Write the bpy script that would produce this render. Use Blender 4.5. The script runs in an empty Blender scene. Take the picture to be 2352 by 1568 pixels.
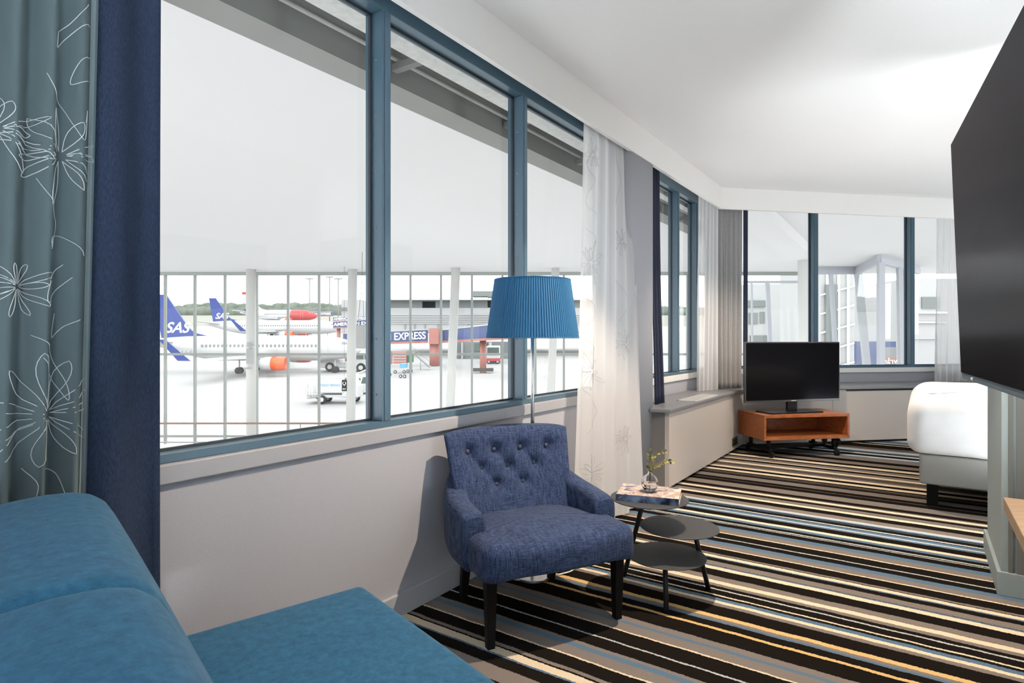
import bpy, bmesh, math, random
from mathutils import Vector, Matrix
random.seed(7)
PI = math.pi
scn = bpy.context.scene
COL = scn.collection
F, HY, EYE = 1365.0, 777.0, 1.22          # focal length (px), horizon row, eye height (m)
def R(a): return math.radians(a)
def srgb(r, g, b):
    def c(v):
        v /= 255.0
        return v/12.92 if v <= 0.04045 else ((v+0.055)/1.055)**2.4
    return (c(r), c(g), c(b), 1.0)

# ------------------------------------------------------------------ materials
def mat(name, col=(.8,.8,.8,1), rough=.6, metal=0., spec=.5, **kw):
    m = bpy.data.materials.new(name); m.use_nodes = True
    nt = m.node_tree; b = nt.nodes['Principled BSDF']
    if len(col) == 3: col = (*col, 1)
    b.inputs['Base Color'].default_value = col
    b.inputs['Roughness'].default_value = rough
    b.inputs['Metallic'].default_value = metal
    b.inputs['Specular IOR Level'].default_value = spec
    for k, v in kw.items():
        b.inputs[k.replace('_', ' ')].default_value = v
    return m
def N(m, t, **kw):
    n = m.node_tree.nodes.new(t)
    for k, v in kw.items(): setattr(n, k, v)
    return n
def L(m, a, b): m.node_tree.links.new(a, b)
def texcoord(m, scale=(1,1,1), rot=(0,0,0), kind='Object'):
    tc = N(m, 'ShaderNodeTexCoord'); mp = N(m, 'ShaderNodeMapping')
    mp.inputs['Scale'].default_value = scale; mp.inputs['Rotation'].default_value = rot
    L(m, tc.outputs[kind], mp.inputs['Vector']); return mp.outputs['Vector']
def noisy(m, c1, c2, scale=20, stretch=(1,1,1), detail=6, bump=0., bscale=None, lo=.35, hi=.65, dist=.001, rot=(0,0,0)):
    """noise colour between two tones plus optional bump"""
    b = m.node_tree.nodes['Principled BSDF']
    v = texcoord(m, stretch, rot)
    n = N(m, 'ShaderNodeTexNoise'); n.inputs['Scale'].default_value = scale; n.inputs['Detail'].default_value = detail
    L(m, v, n.inputs['Vector'])
    r = N(m, 'ShaderNodeValToRGB'); e = r.color_ramp.elements
    e[0].position = lo; e[1].position = hi; e[0].color = (*c1[:3], 1); e[1].color = (*c2[:3], 1)
    L(m, n.outputs['Fac'], r.inputs['Fac']); L(m, r.outputs['Color'], b.inputs['Base Color'])
    if bump:
        n2 = N(m, 'ShaderNodeTexNoise'); n2.inputs['Scale'].default_value = bscale or scale*4; n2.inputs['Detail'].default_value = 3
        L(m, v, n2.inputs['Vector'])
        bp = N(m, 'ShaderNodeBump'); bp.inputs['Strength'].default_value = bump; bp.inputs['Distance'].default_value = dist
        L(m, n2.outputs['Fac'], bp.inputs['Height']); L(m, bp.outputs['Normal'], b.inputs['Normal'])
    return m
def sheer(name, col, a=.5, trans=.5):
    """thin woven voile: part see-through, part scattering"""
    m = bpy.data.materials.new(name); m.use_nodes = True; nt = m.node_tree
    for n in list(nt.nodes): nt.nodes.remove(n)
    out = N(m, 'ShaderNodeOutputMaterial'); mx = N(m, 'ShaderNodeMixShader'); mx2 = N(m, 'ShaderNodeMixShader')
    t = N(m, 'ShaderNodeBsdfTransparent'); d = N(m, 'ShaderNodeBsdfDiffuse'); l = N(m, 'ShaderNodeBsdfTranslucent')
    d.inputs['Color'].default_value = (*col, 1); l.inputs['Color'].default_value = (*col, 1)
    lw = N(m, 'ShaderNodeLayerWeight'); lw.inputs['Blend'].default_value = .3
    mr = N(m, 'ShaderNodeMapRange'); mr.inputs['To Min'].default_value = 1-a; mr.inputs['To Max'].default_value = .97
    L(m, lw.outputs['Facing'], mr.inputs['Value']); L(m, mr.outputs['Result'], mx.inputs['Fac'])
    mx2.inputs['Fac'].default_value = trans
    L(m, d.outputs[0], mx2.inputs[1]); L(m, l.outputs[0], mx2.inputs[2])
    L(m, t.outputs[0], mx.inputs[1]); L(m, mx2.outputs[0], mx.inputs[2]); L(m, mx.outputs[0], out.inputs['Surface'])
    return m
def pane_mat(name, tint=(1,1,1), refl=1.0):
    m = bpy.data.materials.new(name); m.use_nodes = True; nt = m.node_tree
    for n in list(nt.nodes): nt.nodes.remove(n)
    out = N(m, 'ShaderNodeOutputMaterial'); mx = N(m, 'ShaderNodeMixShader')
    t = N(m, 'ShaderNodeBsdfTransparent'); g = N(m, 'ShaderNodeBsdfGlossy'); lw = N(m, 'ShaderNodeLayerWeight')
    t.inputs['Color'].default_value = (*tint, 1); g.inputs['Roughness'].default_value = .02; lw.inputs['Blend'].default_value = .5
    pw = N(m, 'ShaderNodeMath', operation='POWER'); pw.inputs[1].default_value = 5.
    mu = N(m, 'ShaderNodeMath', operation='MULTIPLY_ADD'); mu.inputs[1].default_value = .55*refl; mu.inputs[2].default_value = .025*refl
    L(m, lw.outputs['Facing'], pw.inputs[0]); L(m, pw.outputs[0], mu.inputs[0]); L(m, mu.outputs[0], mx.inputs['Fac'])
    L(m, t.outputs[0], mx.inputs[1]); L(m, g.outputs[0], mx.inputs[2]); L(m, mx.outputs[0], out.inputs['Surface'])
    return m

M = {}
M['wall'] = noisy(mat('wall_paint', rough=.75), (.345,.355,.39), (.38,.39,.425), 300, bump=.25, bscale=500, dist=.0006)
M['white'] = mat('white_paint', (.74,.735,.72), .55)
M['trim'] = mat('trim_paint', (.33,.34,.365), .4)
M['ceil'] = mat('ceiling_paint', (.94,.94,.935), .85)
M['pelmet'] = mat('pelmet_paint', (.90,.89,.87), .8)
M['steel'] = mat('blue_grey_frame', srgb(70,96,112), .32, .0, .6)
M['steel2'] = mat('grey_seal', srgb(40,48,54), .5)
M['screw'] = mat('screw', (.25,.28,.3), .3, .9)
M['ledge'] = mat('ledge_laminate', srgb(118,119,122), .4)
M['boxw'] = noisy(mat('radiator_panel', rough=.7), (.42,.385,.35), (.45,.41,.375), 250, bump=.2, bscale=400, dist=.0005)
M['black'] = mat('black_plastic', (.006,.006,.007), .4, spec=.2)
def panel(name, fac, rough):
    m = bpy.data.materials.new(name); m.use_nodes = True; nt = m.node_tree
    for n in list(nt.nodes): nt.nodes.remove(n)
    out = N(m,'ShaderNodeOutputMaterial'); mx = N(m,'ShaderNodeMixShader'); d = N(m,'ShaderNodeBsdfDiffuse'); g = N(m,'ShaderNodeBsdfGlossy')
    d.inputs['Color'].default_value=(.003,.003,.004,1); g.inputs['Roughness'].default_value=rough; g.inputs['Color'].default_value=(.95,.93,.97,1); mx.inputs['Fac'].default_value=fac
    L(m,d.outputs[0],mx.inputs[1]); L(m,g.outputs[0],mx.inputs[2]); L(m,mx.outputs[0],out.inputs['Surface']); return m
M['screen'] = panel('screen_glass', .009, .15)
M['screen2'] = panel('matte_screen', .085, .22)
M['tvframe'] = mat('bluish_silver_bezel', srgb(96,118,132), .3, .5)
M['darkbezel'] = mat('graphite_bezel', (.09,.09,.095), .3, .6)
M['brass'] = mat('bronze_plate', srgb(92,84,66), .35, .8)
M['chrome'] = mat('chrome', (.82,.82,.83), .28, 1.)
M['woodleg'] = mat('black_wood', (.005,.004,.004), .5, spec=.12)
M['tblmetal'] = mat('charcoal_steel', srgb(28,29,31), .5, .0, .25)
M['tbltop'] = noisy(mat('charcoal_powder_coat', rough=.55, spec=.3), (.035,.036,.038), (.048,.050,.052), 900, bump=.1, bscale=1500, dist=.0002)
M['pages'] = mat('book_pages', (.72,.62,.47), .8)
M['duvet'] = noisy(mat('white_duvet', rough=.85), (.78,.78,.77), (.84,.84,.83), 6, bump=.3, bscale=5, dist=.02)
M['bedbase'] = noisy(mat('grey_bed_upholstery', rough=.9), (.36,.35,.32), (.42,.41,.38), 300, bump=.3, bscale=500)
M['cord'] = mat('white_cord', (.7,.66,.58), .5)
M['leafA'] = mat('leaf_light', srgb(150,140,62), .5)
M['leafB'] = mat('leaf_dark', srgb(48,66,34), .5)
M['stem'] = mat('twig', srgb(120,105,55), .6)
M['thread'] = mat('embroidery_thread', (.62,.66,.66), .6)
M['thread2'] = mat('grey_thread', (.28,.28,.29), .6)
M['oak'] = noisy(mat('pale_oak', rough=.45), srgb(112,90,66), srgb(136,112,86), 8, (1,12,1), bump=.05)
M['pcol'] = mat('partition_paint', srgb(122,134,136), .55)
M['pgrey'] = mat('partition_panel', srgb(84,86,84), .7)
# cherry wood
m = mat('cherry_wood', rough=.35); noisy(m, srgb(126,66,34), srgb(178,106,58), 5, (1.2,14,14), lo=.3, hi=.7); M['cherry'] = m
# armchair fabric: slubbed blue-grey weave
m = mat('slub_fabric', rough=.95, spec=.04, Sheen_Weight=.06, Sheen_Roughness=.5); b = m.node_tree.nodes['Principled BSDF']
v1 = texcoord(m, (230,16,14)); v2 = texcoord(m, (14,210,250)); n1 = N(m,'ShaderNodeTexNoise'); n2 = N(m,'ShaderNodeTexNoise')
for v, n in ((v1,n1),(v2,n2)):
    n.inputs['Scale'].default_value = 1.6; n.inputs['Detail'].default_value = 3; L(m, v, n.inputs['Vector'])
ad = N(m,'ShaderNodeMath',operation='ADD'); L(m,n1.outputs['Fac'],ad.inputs[0]); L(m,n2.outputs['Fac'],ad.inputs[1])
mr = N(m,'ShaderNodeMapRange'); mr.inputs['From Min'].default_value=.75; mr.inputs['From Max'].default_value=1.25; L(m,ad.outputs[0],mr.inputs['Value'])
r = N(m,'ShaderNodeValToRGB'); r.color_ramp.elements[0].color = srgb(24,34,56); r.color_ramp.elements[1].color = srgb(66,78,106)
L(m,mr.outputs[0],r.inputs['Fac']); L(m,r.outputs['Color'],b.inputs['Base Color'])
bp = N(m,'ShaderNodeBump'); bp.inputs['Strength'].default_value=.35; bp.inputs['Distance'].default_value=.001; L(m,ad.outputs[0],bp.inputs['Height']); L(m,bp.outputs['Normal'],b.inputs['Normal'])
M['slub'] = m
M['button'] = mat('button_fabric', srgb(38,48,72), .5)
# sofa: turquoise-blue twill
m = mat('teal_twill', rough=.85, spec=.2, Sheen_Weight=.08, Sheen_Roughness=.4); b = m.node_tree.nodes['Principled BSDF']
v = texcoord(m, (1,1,1), (0,0,R(-20))); wv = N(m,'ShaderNodeTexWave'); wv.inputs['Scale'].default_value = 190; wv.inputs['Distortion'].default_value = 1.2; wv.inputs['Detail'].default_value=2; L(m,v,wv.inputs['Vector'])
nz = N(m,'ShaderNodeTexNoise'); nz.inputs['Scale'].default_value = 45; nz.inputs['Detail'].default_value=12; nz.inputs['Roughness'].default_value=.75; L(m,texcoord(m,(1,1,1)),nz.inputs['Vector'])
ad = N(m,'ShaderNodeMath',operation='MULTIPLY_ADD'); ad.inputs[1].default_value=.35; L(m,wv.outputs['Fac'],ad.inputs[0]); L(m,nz.outputs['Fac'],ad.inputs[2])
r = N(m,'ShaderNodeValToRGB'); r.color_ramp.elements[0].position=.35; r.color_ramp.elements[1].position=1.0; r.color_ramp.elements[0].color = srgb(6,46,70); r.color_ramp.elements[1].color = srgb(46,98,126)
L(m,ad.outputs[0],r.inputs['Fac']); L(m,r.outputs['Color'],b.inputs['Base Color'])
bp = N(m,'ShaderNodeBump'); bp.inputs['Strength'].default_value=.3; bp.inputs['Distance'].default_value=.001; L(m,ad.outputs[0],bp.inputs['Height']); L(m,bp.outputs['Normal'],b.inputs['Normal'])
M['teal'] = m
M['drape'] = noisy(mat('navy_drape', rough=.85, spec=.1), srgb(31,40,56), srgb(42,53,73), 400, (1,1,.2), bump=.2)
M['drape2'] = noisy(mat('slate_drape', rough=.85, spec=.1), srgb(46,50,64), srgb(58,62,78), 400, (1,1,.2))
M['greydrape'] = noisy(mat('grey_lining', rough=.85), (.27,.27,.27), (.33,.33,.33), 300, (1,1,.2))
M['sheerL'] = sheer('grey_voile', (.20,.27,.28), .42, .25)
M['sheerH'] = sheer('voile_hem', (.42,.50,.52), .55, .3)
M['sheerW'] = sheer('white_voile', (.88,.88,.88), .30, .5)
# lamp shade: pleated blue silk, a little translucent
m = mat('blue_pleated_silk', srgb(32,98,138), .6, Sheen_Weight=.1); M['shade'] = m
b = m.node_tree.nodes['Principled BSDF']; tl = N(m,'ShaderNodeBsdfTranslucent'); tl.inputs['Color'].default_value = srgb(48,130,175)
mx = N(m,'ShaderNodeMixShader'); mx.inputs['Fac'].default_value=.3; out = m.node_tree.nodes['Material Output']
L(m,b.outputs[0],mx.inputs[1]); L(m,tl.outputs[0],mx.inputs[2]); L(m,mx.outputs[0],out.inputs['Surface'])
# book cover
m = mat('photo_cover', rough=.25); b = m.node_tree.nodes['Principled BSDF']
v = texcoord(m,(1,1.6,1)); n1 = N(m,'ShaderNodeTexNoise'); n1.inputs['Scale'].default_value=11; n1.inputs['Detail'].default_value=9; n1.inputs['Distortion'].default_value=1.6; L(m,v,n1.inputs['Vector'])
r = N(m,'ShaderNodeValToRGB'); cr = r.color_ramp; cols = [(.30,(20,30,50)),(.40,(92,92,108)),(.47,(190,176,172)),(.54,(160,120,92)),(.60,(222,206,190)),(.72,(110,110,128))]
cr.elements[0].position=cols[0][0]; cr.elements[0].color=srgb(*cols[0][1]); cr.elements[1].position=cols[-1][0]; cr.elements[1].color=srgb(*cols[-1][1])
for p,c in cols[1:-1]: e=cr.elements.new(p); e.color=srgb(*c)
L(m,n1.outputs['Fac'],r.inputs['Fac']); L(m,r.outputs['Color'],b.inputs['Base Color']); M['cover']=m
m = mat('photo_spine', rough=.25); M['spine']=noisy(m, srgb(16,24,44), srgb(110,124,150), 16, (1,1,1), 8, lo=.42, hi=.68)
M['glass'] = mat('clear_glass', (1,1,1), .0, Transmission_Weight=1.0, IOR=1.45)
M['water'] = mat('water', (1,1,1), .0, Transmission_Weight=1.0, IOR=1.33)
M['pane'] = pane_mat('window_glass', (.99,1.,.995))
# outdoors
M['hallceil'] = mat('hall_ceiling', (.78,.775,.785), .9)
M['concrete'] = noisy(mat('soffit_concrete', rough=.9), (.62,.62,.60), (.72,.72,.70), 30)
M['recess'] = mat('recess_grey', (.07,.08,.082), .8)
M['beam'] = mat('beam_paint', (.30,.30,.285), .7)
M['duct'] = mat('duct_metal', (.5,.52,.52), .4, .3)
M['hallfloor'] = mat('hall_floor', (.82,.82,.80), .6)
M['alu'] = mat('aluminium_mullion', srgb(158,162,158), .5, .1)
M['alu2'] = mat('silver_mullion', srgb(190,193,200), .45, .1)
M['column'] = mat('column_paint', (.70,.70,.68), .7)
M['tarmac'] = noisy(mat('tarmac', rough=.95), (.29,.285,.28), (.35,.345,.335), .05, detail=8)
M['fus'] = mat('white_aircraft_paint', (.46,.46,.46), .4)
M['fin'] = mat('blue_fin', (.010,.032,.20), .4)
M['orange'] = mat('orange_cowl', (.75,.10,.02), .4)
M['red'] = mat('red_paint', (.42,.03,.03), .5)
M['bridgeblue'] = mat('bridge_blue', (.035,.060,.17), .5)
M['bred'] = mat('bridge_red', (.36,.13,.10), .5)
M['tyre'] = mat('tyre', (.02,.02,.02), .8)
M['greyx'] = mat('weathered_grey', (.20,.20,.20), .7)
M['dglass'] = mat('dark_glazing', (.06,.09,.08), .2)
M['bldg'] = mat('building_white', (.36,.36,.36), .7)
M['bldg2'] = mat('building_grey', (.15,.165,.16), .7)
M['tree'] = noisy(mat('forest', rough=1), (.085,.105,.08), (.15,.17,.135), .05)
M['hill'] = mat('far_ground', (.21,.21,.17), 1)
M['green'] = mat('green_bin', (.04,.16,.07), .6)
M['ltblue'] = mat('light_blue_box', (.10,.30,.50), .6)
M['signblk'] = mat('sign_dark', (.015,.02,.018), .4)
M['paper'] = mat('white_mark', (.9,.9,.9), .6)
M['handrail'] = mat('handrail_wood', (.34,.22,.17), .5)
M['ltgrey'] = mat('light_grey_metal', (.45,.45,.44), .5)

# ------------------------------------------------------------------ carpet
CB = dict(D=(.010,.0082,.007), T=(.17,.145,.128), C=(.62,.52,.38), G=(.55,.37,.16), B=(.085,.14,.20), L=(.40,.42,.42), M=(.085,.07,.058), K=(.05,.042,.038))
stripes = []   # (s_low_edge list) colour bands measured along the wall direction, far to near
def band(coef, y0, sc, seq):
    for z, c in seq: stripes.append((coef/(y0+z/sc-777.), c))
seq1 = [(60,'B'),(75,'D'),(85,'L'),(100,'D'),(125,'L'),(140,'B'),(150,'T'),(185,'D'),(215,'T'),(245,'D'),(268,'C'),(290,'D'),(305,'T'),(330,'C'),(341,'D'),(360,'T'),(385,'C'),
 (403,'D'),(410,'T'),(418,'D'),(426,'T'),(434,'D'),(440,'T'),(455,'C'),(475,'D'),(500,'C'),(525,'D'),(540,'T'),(546,'D'),(556,'M'),(562,'D'),(580,'T'),(622,'D'),(650,'M'),(656,'D'),(690,'T'),(742,'D'),(775,'T'),(779,'D'),(784,'C'),(806,'T'),(812,'D'),(835,'T'),(852,'D'),(856,'T'),(870,'C'),(893,'D'),(935,'T'),(975,'L'),(998,'B'),(1010,'D'),(1020,'B'),(1026,'D'),(1055,'L'),(1068,'D'),(1076,'B'),(1100,'L'),(1114,'B'),(1130,'D'),(1180,'C'),(1205,'B'),(1230,'D'),(1261,'L'),(1273,'D'),(1281,'L'),(1287,'D'),(1330,'B'),(1370,'T'),(1420,'C'),(1430,'D'),(1500,'L')]
band(1900., 1020., 5.6, seq1)
seq2 = [(51,'D'),(98,'B'),(140,'T'),(190,'C'),(201,'D'),(273,'T'),(291,'D'),(301,'C'),(332,'B'),(341,'D'),(387,'T'),(444,'D'),(450,'B'),(462,'C'),(500,'D'),(590,'T'),(650,'C'),(697,'T'),(730,'D'),(765,'L'),(783,'D'),(850,'C'),(866,'D'),(893,'B'),(933,'C'),(963,'T'),(1005,'D'),(1130,'G'),(1178,'T'),(1210,'B'),(1232,'D'),(1322,'G'),(1344,'D'),(1378,'L'),(1393,'D')]
band(1900., 1280., 5.443, seq2)
stripes += [(1692/(1280+1063/5.443-777),'T'),(1692/(1280+1115/5.443-777),'B'),(1692/(1280+1152/5.443-777),'T'),(2.309,'C'),(2.298,'D'),(2.201,'L'),(2.192,'D'),(2.124,'T'),(2.105,'B'),(2.072,'T'),(2.011,'C'),(2.001,'D'),(1.924,'T'),(1.906,'D'),(1.893,'C'),(1.862,'B'),(1.846,'D'),(1.787,'T'),(1.70,'D'),(1.60,'C'),(1.57,'D'),(1.5,'B'),(1.4,'D'),(1.3,'T'),(1.2,'D')]
s_, far = max(a for a,_ in stripes), []
rr = random.Random(3)
while s_ < 10.5:
    w = rr.choice([.05,.09,.14,.2,.04]); s_ += w; far.append((s_, rr.choice('DTDCDTBDL')))
allst = sorted(stripes+far, key=lambda t: t[0])     # ascending s; colour applies below each s (down to the previous one)
def carpet_material():
    m = mat('striped_carpet', rough=1., spec=0.); b = m.node_tree.nodes['Principled BSDF']
    tc = N(m,'ShaderNodeTexCoord'); dot = N(m,'ShaderNodeVectorMath',operation='DOT_PRODUCT'); dot.inputs[1].default_value=(.5684,.8228,0)
    L(m,tc.outputs['Object'],dot.inputs[0])
    nz = N(m,'ShaderNodeTexNoise'); nz.inputs['Scale'].default_value=110; nz.inputs['Detail'].default_value=2; L(m,tc.outputs['Object'],nz.inputs['Vector'])
    nz3 = N(m,'ShaderNodeTexNoise'); nz3.inputs['Scale'].default_value=7; nz3.inputs['Detail'].default_value=1; L(m,tc.outputs['Object'],nz3.inputs['Vector'])
    a1 = N(m,'ShaderNodeMath',operation='MULTIPLY_ADD'); a1.inputs[1].default_value=.012; L(m,nz.outputs['Fac'],a1.inputs[0]); L(m,dot.outputs['Value'],a1.inputs[2])
    a2 = N(m,'ShaderNodeMath',operation='MULTIPLY_ADD'); a2.inputs[1].default_value=.012; L(m,nz3.outputs['Fac'],a2.inputs[0]); L(m,a1.outputs[0],a2.inputs[2])
    a3 = N(m,'ShaderNodeMath',operation='SUBTRACT'); a3.inputs[1].default_value=.012; L(m,a2.outputs[0],a3.inputs[0])
    s = a3.outputs[0]; prev = None
    # stripe k covers [edge_{k-1}, edge_k]; with far->near bands, colour c starts at s and continues to smaller s
    edges = [a for a,_ in allst]; cols = [c for _,c in allst]
    i = 0
    while i < len(edges):
        j = min(i+30, len(edges)); lo = edges[i-1] if i else 0.; hi = edges[j-1]
        mr = N(m,'ShaderNodeMapRange'); mr.inputs['From Min'].default_value=lo; mr.inputs['From Max'].default_value=hi; L(m,s,mr.inputs['Value'])
        rp = N(m,'ShaderNodeValToRGB'); cr = rp.color_ramp; cr.interpolation='CONSTANT'
        cr.elements.remove(cr.elements[1])
        for k in range(i,j):
            p = ((edges[k-1] if k else 0.)-lo)/(hi-lo)
            e = cr.elements[0] if k==i else cr.elements.new(p)
            if k==i: e.position=0.
            e.color=(*CB[cols[k]],1)
        L(m,mr.outputs[0],rp.inputs['Fac']); cur = rp.outputs['Color']
        if prev is not None:
            g = N(m,'ShaderNodeMath',operation='GREATER_THAN'); g.inputs[1].default_value=lo; L(m,s,g.inputs[0])
            mx = N(m,'ShaderNodeMix',data_type='RGBA'); L(m,g.outputs[0],mx.inputs[0]); L(m,prev,mx.inputs[6]); L(m,cur,mx.inputs[7]); cur = mx.outputs[2]
        prev = cur; i = j
    # pile: fine mottling + bump
    n4 = N(m,'ShaderNodeTexNoise'); n4.inputs['Scale'].default_value=420; n4.inputs['Detail'].default_value=4; L(m,tc.outputs['Object'],n4.inputs['Vector'])
    mr = N(m,'ShaderNodeMapRange'); mr.inputs['From Min'].default_value=.3; mr.inputs['From Max'].default_value=.7; mr.inputs['To Min'].default_value=.62; mr.inputs['To Max'].default_value=1.35; L(m,n4.outputs['Fac'],mr.inputs['Value'])
    ml = N(m,'ShaderNodeVectorMath',operation='SCALE'); L(m,prev,ml.inputs[0]); L(m,mr.outputs[0],ml.inputs['Scale']); L(m,ml.outputs[0],b.inputs['Base Color'])
    bp = N(m,'ShaderNodeBump'); bp.inputs['Strength'].default_value=.6; bp.inputs['Distance'].default_value=.003; L(m,n4.outputs['Fac'],bp.inputs['Height']); L(m,bp.outputs['Normal'],b.inputs['Normal'])
    return m
M['carpet'] = carpet_material()

# ------------------------------------------------------------------ geometry helpers
def V(*a): return Vector(a)
class MB:
    def __init__(s): s.v=[]; s.f=[]; s.smooth=[]
    def add(s, vs, fs, sm=False):
        o=len(s.v); s.v += [tuple(p) for p in vs]
        for f in fs: s.f.append([o+i for i in f]); s.smooth.append(sm)
    def box(s, c, size, X=V(1,0,0), Y=V(0,1,0), Z=V(0,0,1)):
        c=V(*c); hx,hy,hz=[q/2 for q in size]
        vs=[c+X*(a*hx)+Y*(b*hy)+Z*(d*hz) for a in(-1,1) for b in(-1,1) for d in(-1,1)]
        s.add(vs,[(0,1,3,2),(4,6,7,5),(0,4,5,1),(2,3,7,6),(0,2,6,4),(1,5,7,3)])
    def bb(s, lo, hi): s.box([(a+b)/2 for a,b in zip(lo,hi)],[abs(b-a) for a,b in zip(lo,hi)])
    def fbox(s, fr, lo, hi):
        """box in a wall frame: (along, outward, up)"""
        vs=[fr(a,b,c) for a in(lo[0],hi[0]) for b in(lo[1],hi[1]) for c in(lo[2],hi[2])]
        s.add(vs,[(0,1,3,2),(4,6,7,5),(0,4,5,1),(2,3,7,6),(0,2,6,4),(1,5,7,3)])
    def bar(s, a, b, w, h, up=V(0,0,1)):
        a=V(*a); b=V(*b); Y=(b-a).normalized(); X=Y.cross(up)
        if X.length<1e-4: X=Y.cross(V(0,1,0))
        X.normalize(); Z=X.cross(Y); s.box((a+b)/2,(w,(b-a).length,h),X,Y,Z)
    def prism(s, poly, z0, z1, sm=False):
        n=len(poly); vs=[(p[0],p[1],z0) for p in poly]+[(p[0],p[1],z1) for p in poly]
        s.add(vs,[list(range(n))[::-1],list(range(n,2*n))]); s.add(vs,[(i,(i+1)%n,n+(i+1)%n,n+i) for i in range(n)],sm)
    def tube(s, pts, r, seg=8, cap=True, r2=None):
        pts=[V(*p) for p in pts]; n=len(pts); rings=[]; up=V(0,0,1)
        T0=(pts[1]-pts[0]).normalized(); A=T0.cross(up)
        if A.length<1e-3: A=T0.cross(V(1,0,0))
        A.normalize()
        for i,p in enumerate(pts):
            T=(pts[min(i+1,n-1)]-pts[max(i-1,0)]).normalized(); A=(A-T*A.dot(T)); A.normalize(); B=T.cross(A)
            rr_=r if r2 is None else r+(r2-r)*i/(n-1)
            if callable(rr_): rr_=rr_(i/(n-1))
            rings.append([p+(A*math.cos(2*PI*k/seg)+B*math.sin(2*PI*k/seg))*rr_ for k in range(seg)])
        vs=[q for g in rings for q in g]; fs=[(i*seg+k,i*seg+(k+1)%seg,(i+1)*seg+(k+1)%seg,(i+1)*seg+k) for i in range(n-1) for k in range(seg)]
        s.add(vs,fs,True)
        if cap: s.add(rings[0],[list(range(seg))[::-1]]); s.add(rings[-1],[list(range(seg))])
    def lathe(s, prof, c=(0,0,0), seg=32, X=V(1,0,0), Y=V(0,1,0), Z=V(0,0,1), sm=True):
        c=V(*c); vs=[c+Z*z+(X*math.cos(2*PI*k/seg)+Y*math.sin(2*PI*k/seg))*r for r,z in prof for k in range(seg)]
        n=len(prof); s.add(vs,[(i*seg+k,i*seg+(k+1)%seg,(i+1)*seg+(k+1)%seg,(i+1)*seg+k) for i in range(n-1) for k in range(seg)],sm)
        for idx,flip in ((0,1),(n-1,0)):
            if prof[idx][0]>1e-6:
                ring=[vs[idx*seg+k] for k in range(seg)]; s.add(ring,[list(range(seg))[::-1] if flip else list(range(seg))])
    def sphere(s, c, r, seg=16, rings=10, sc=(1,1,1)):
        c=V(*c); vs=[]
        for i in range(rings+1):
            a=PI*i/rings
            for k in range(seg): vs.append(c+V(math.sin(a)*math.cos(2*PI*k/seg)*r*sc[0],math.sin(a)*math.sin(2*PI*k/seg)*r*sc[1],-math.cos(a)*r*sc[2]))
        s.add(vs,[(i*seg+k,i*seg+(k+1)%seg,(i+1)*seg+(k+1)%seg,(i+1)*seg+k) for i in range(rings) for k in range(seg)],True)
    def grid(s, fn, nu, nv, sm=True, closeu=False):
        vs=[fn(i/(nu if closeu else nu-1), j/(nv-1)) for j in range(nv) for i in range(nu)]
        fs=[(j*nu+i, j*nu+(i+1)%nu, (j+1)*nu+(i+1)%nu,(j+1)*nu+i) for j in range(nv-1) for i in range(nu if closeu else nu-1)]
        s.add(vs,fs,sm); return vs
    def pillow(s, outline, z0, z1, r=.03, crown=.02, rb=None, tf=None, rings=5, fill=6):
        """upholstered block over a star-shaped outline, rounded edges and crowned top; outline CCW"""
        rb = r if rb is None else rb
        cx=sum(p[0] for p in outline)/len(outline); cy=sum(p[1] for p in outline)/len(outline); n=len(outline)
        nor=[]
        for i in range(n):
            a=V(*outline[i-1]); b=V(*outline[(i+1)%n]); t=(b-a); t.normalize(); nor.append(V(t.y,-t.x))
        lv=[]
        for k in range(rings+1):
            a=PI/2*k/rings; lv.append((rb*(1-math.sin(a)), z0+rb*(1-math.cos(a))))
        for k in range(rings+1):
            a=PI/2*k/rings; lv.append((r*(1-math.cos(a)), z1-r*(1-math.sin(a))))
        vs=[]
        for ins,z in lv:
            for p,nn in zip(outline,nor): vs.append((p[0]-nn.x*ins,p[1]-nn.y*ins,z))
        top=vs[-n:]
        for k in range(1,fill):
            f=1-k/fill
            for p in top: vs.append((cx+(p[0]-cx)*f,cy+(p[1]-cy)*f,z1+crown*(1-f*f)))
        vs.append((cx,cy,z1+crown)); rows=len(lv)+fill-1
        if tf: vs=[tf(*p) for p in vs]
        fs=[(i*n+k,i*n+(k+1)%n,(i+1)*n+(k+1)%n,(i+1)*n+k) for i in range(rows-1) for k in range(n)]
        fs+=[((rows-1)*n+k,(rows-1)*n+(k+1)%n,len(vs)-1) for k in range(n)]
        s.add(vs,fs,True); s.add(vs[:n],[list(range(n))[::-1]])
    def build(s, name, m, parent=None, T=None, bevel=0., seg=2, wn=False):
        me=bpy.data.meshes.new(name); vs=s.v
        if T is not None: vs=[tuple(T@V(*p)) for p in vs]
        me.from_pydata(vs,[],s.f); me.polygons.foreach_set('use_smooth',s.smooth)
        me.materials.append(M[m] if isinstance(m,str) else m); me.update()
        bm=bmesh.new(); bm.from_mesh(me); bmesh.ops.remove_doubles(bm,verts=bm.verts,dist=1e-5); bmesh.ops.recalc_face_normals(bm,faces=bm.faces); bm.to_mesh(me); bm.free()
        o=bpy.data.objects.new(name,me); COL.objects.link(o)
        if parent: o.parent=parent
        if bevel:
            b=o.modifiers.new('bevel','BEVEL'); b.width=bevel; b.segments=seg; b.limit_method='ANGLE'; b.angle_limit=R(40)
        return o
def tag(o, label=None, cat=None, group=None, kind=None):
    if label: o['label']=label
    if cat: o['category']=cat
    if group: o['group']=group
    if kind: o['kind']=kind
    return o
def empty(name, loc=(0,0,0), rz=0, **kw):
    o=bpy.data.objects.new(name,None); COL.objects.link(o); o.location=loc; o.rotation_euler=(0,0,rz); o.empty_display_size=.1
    bpy.context.view_layer.update() if False else None
    if kw: tag(o,**kw)
    return o
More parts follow.
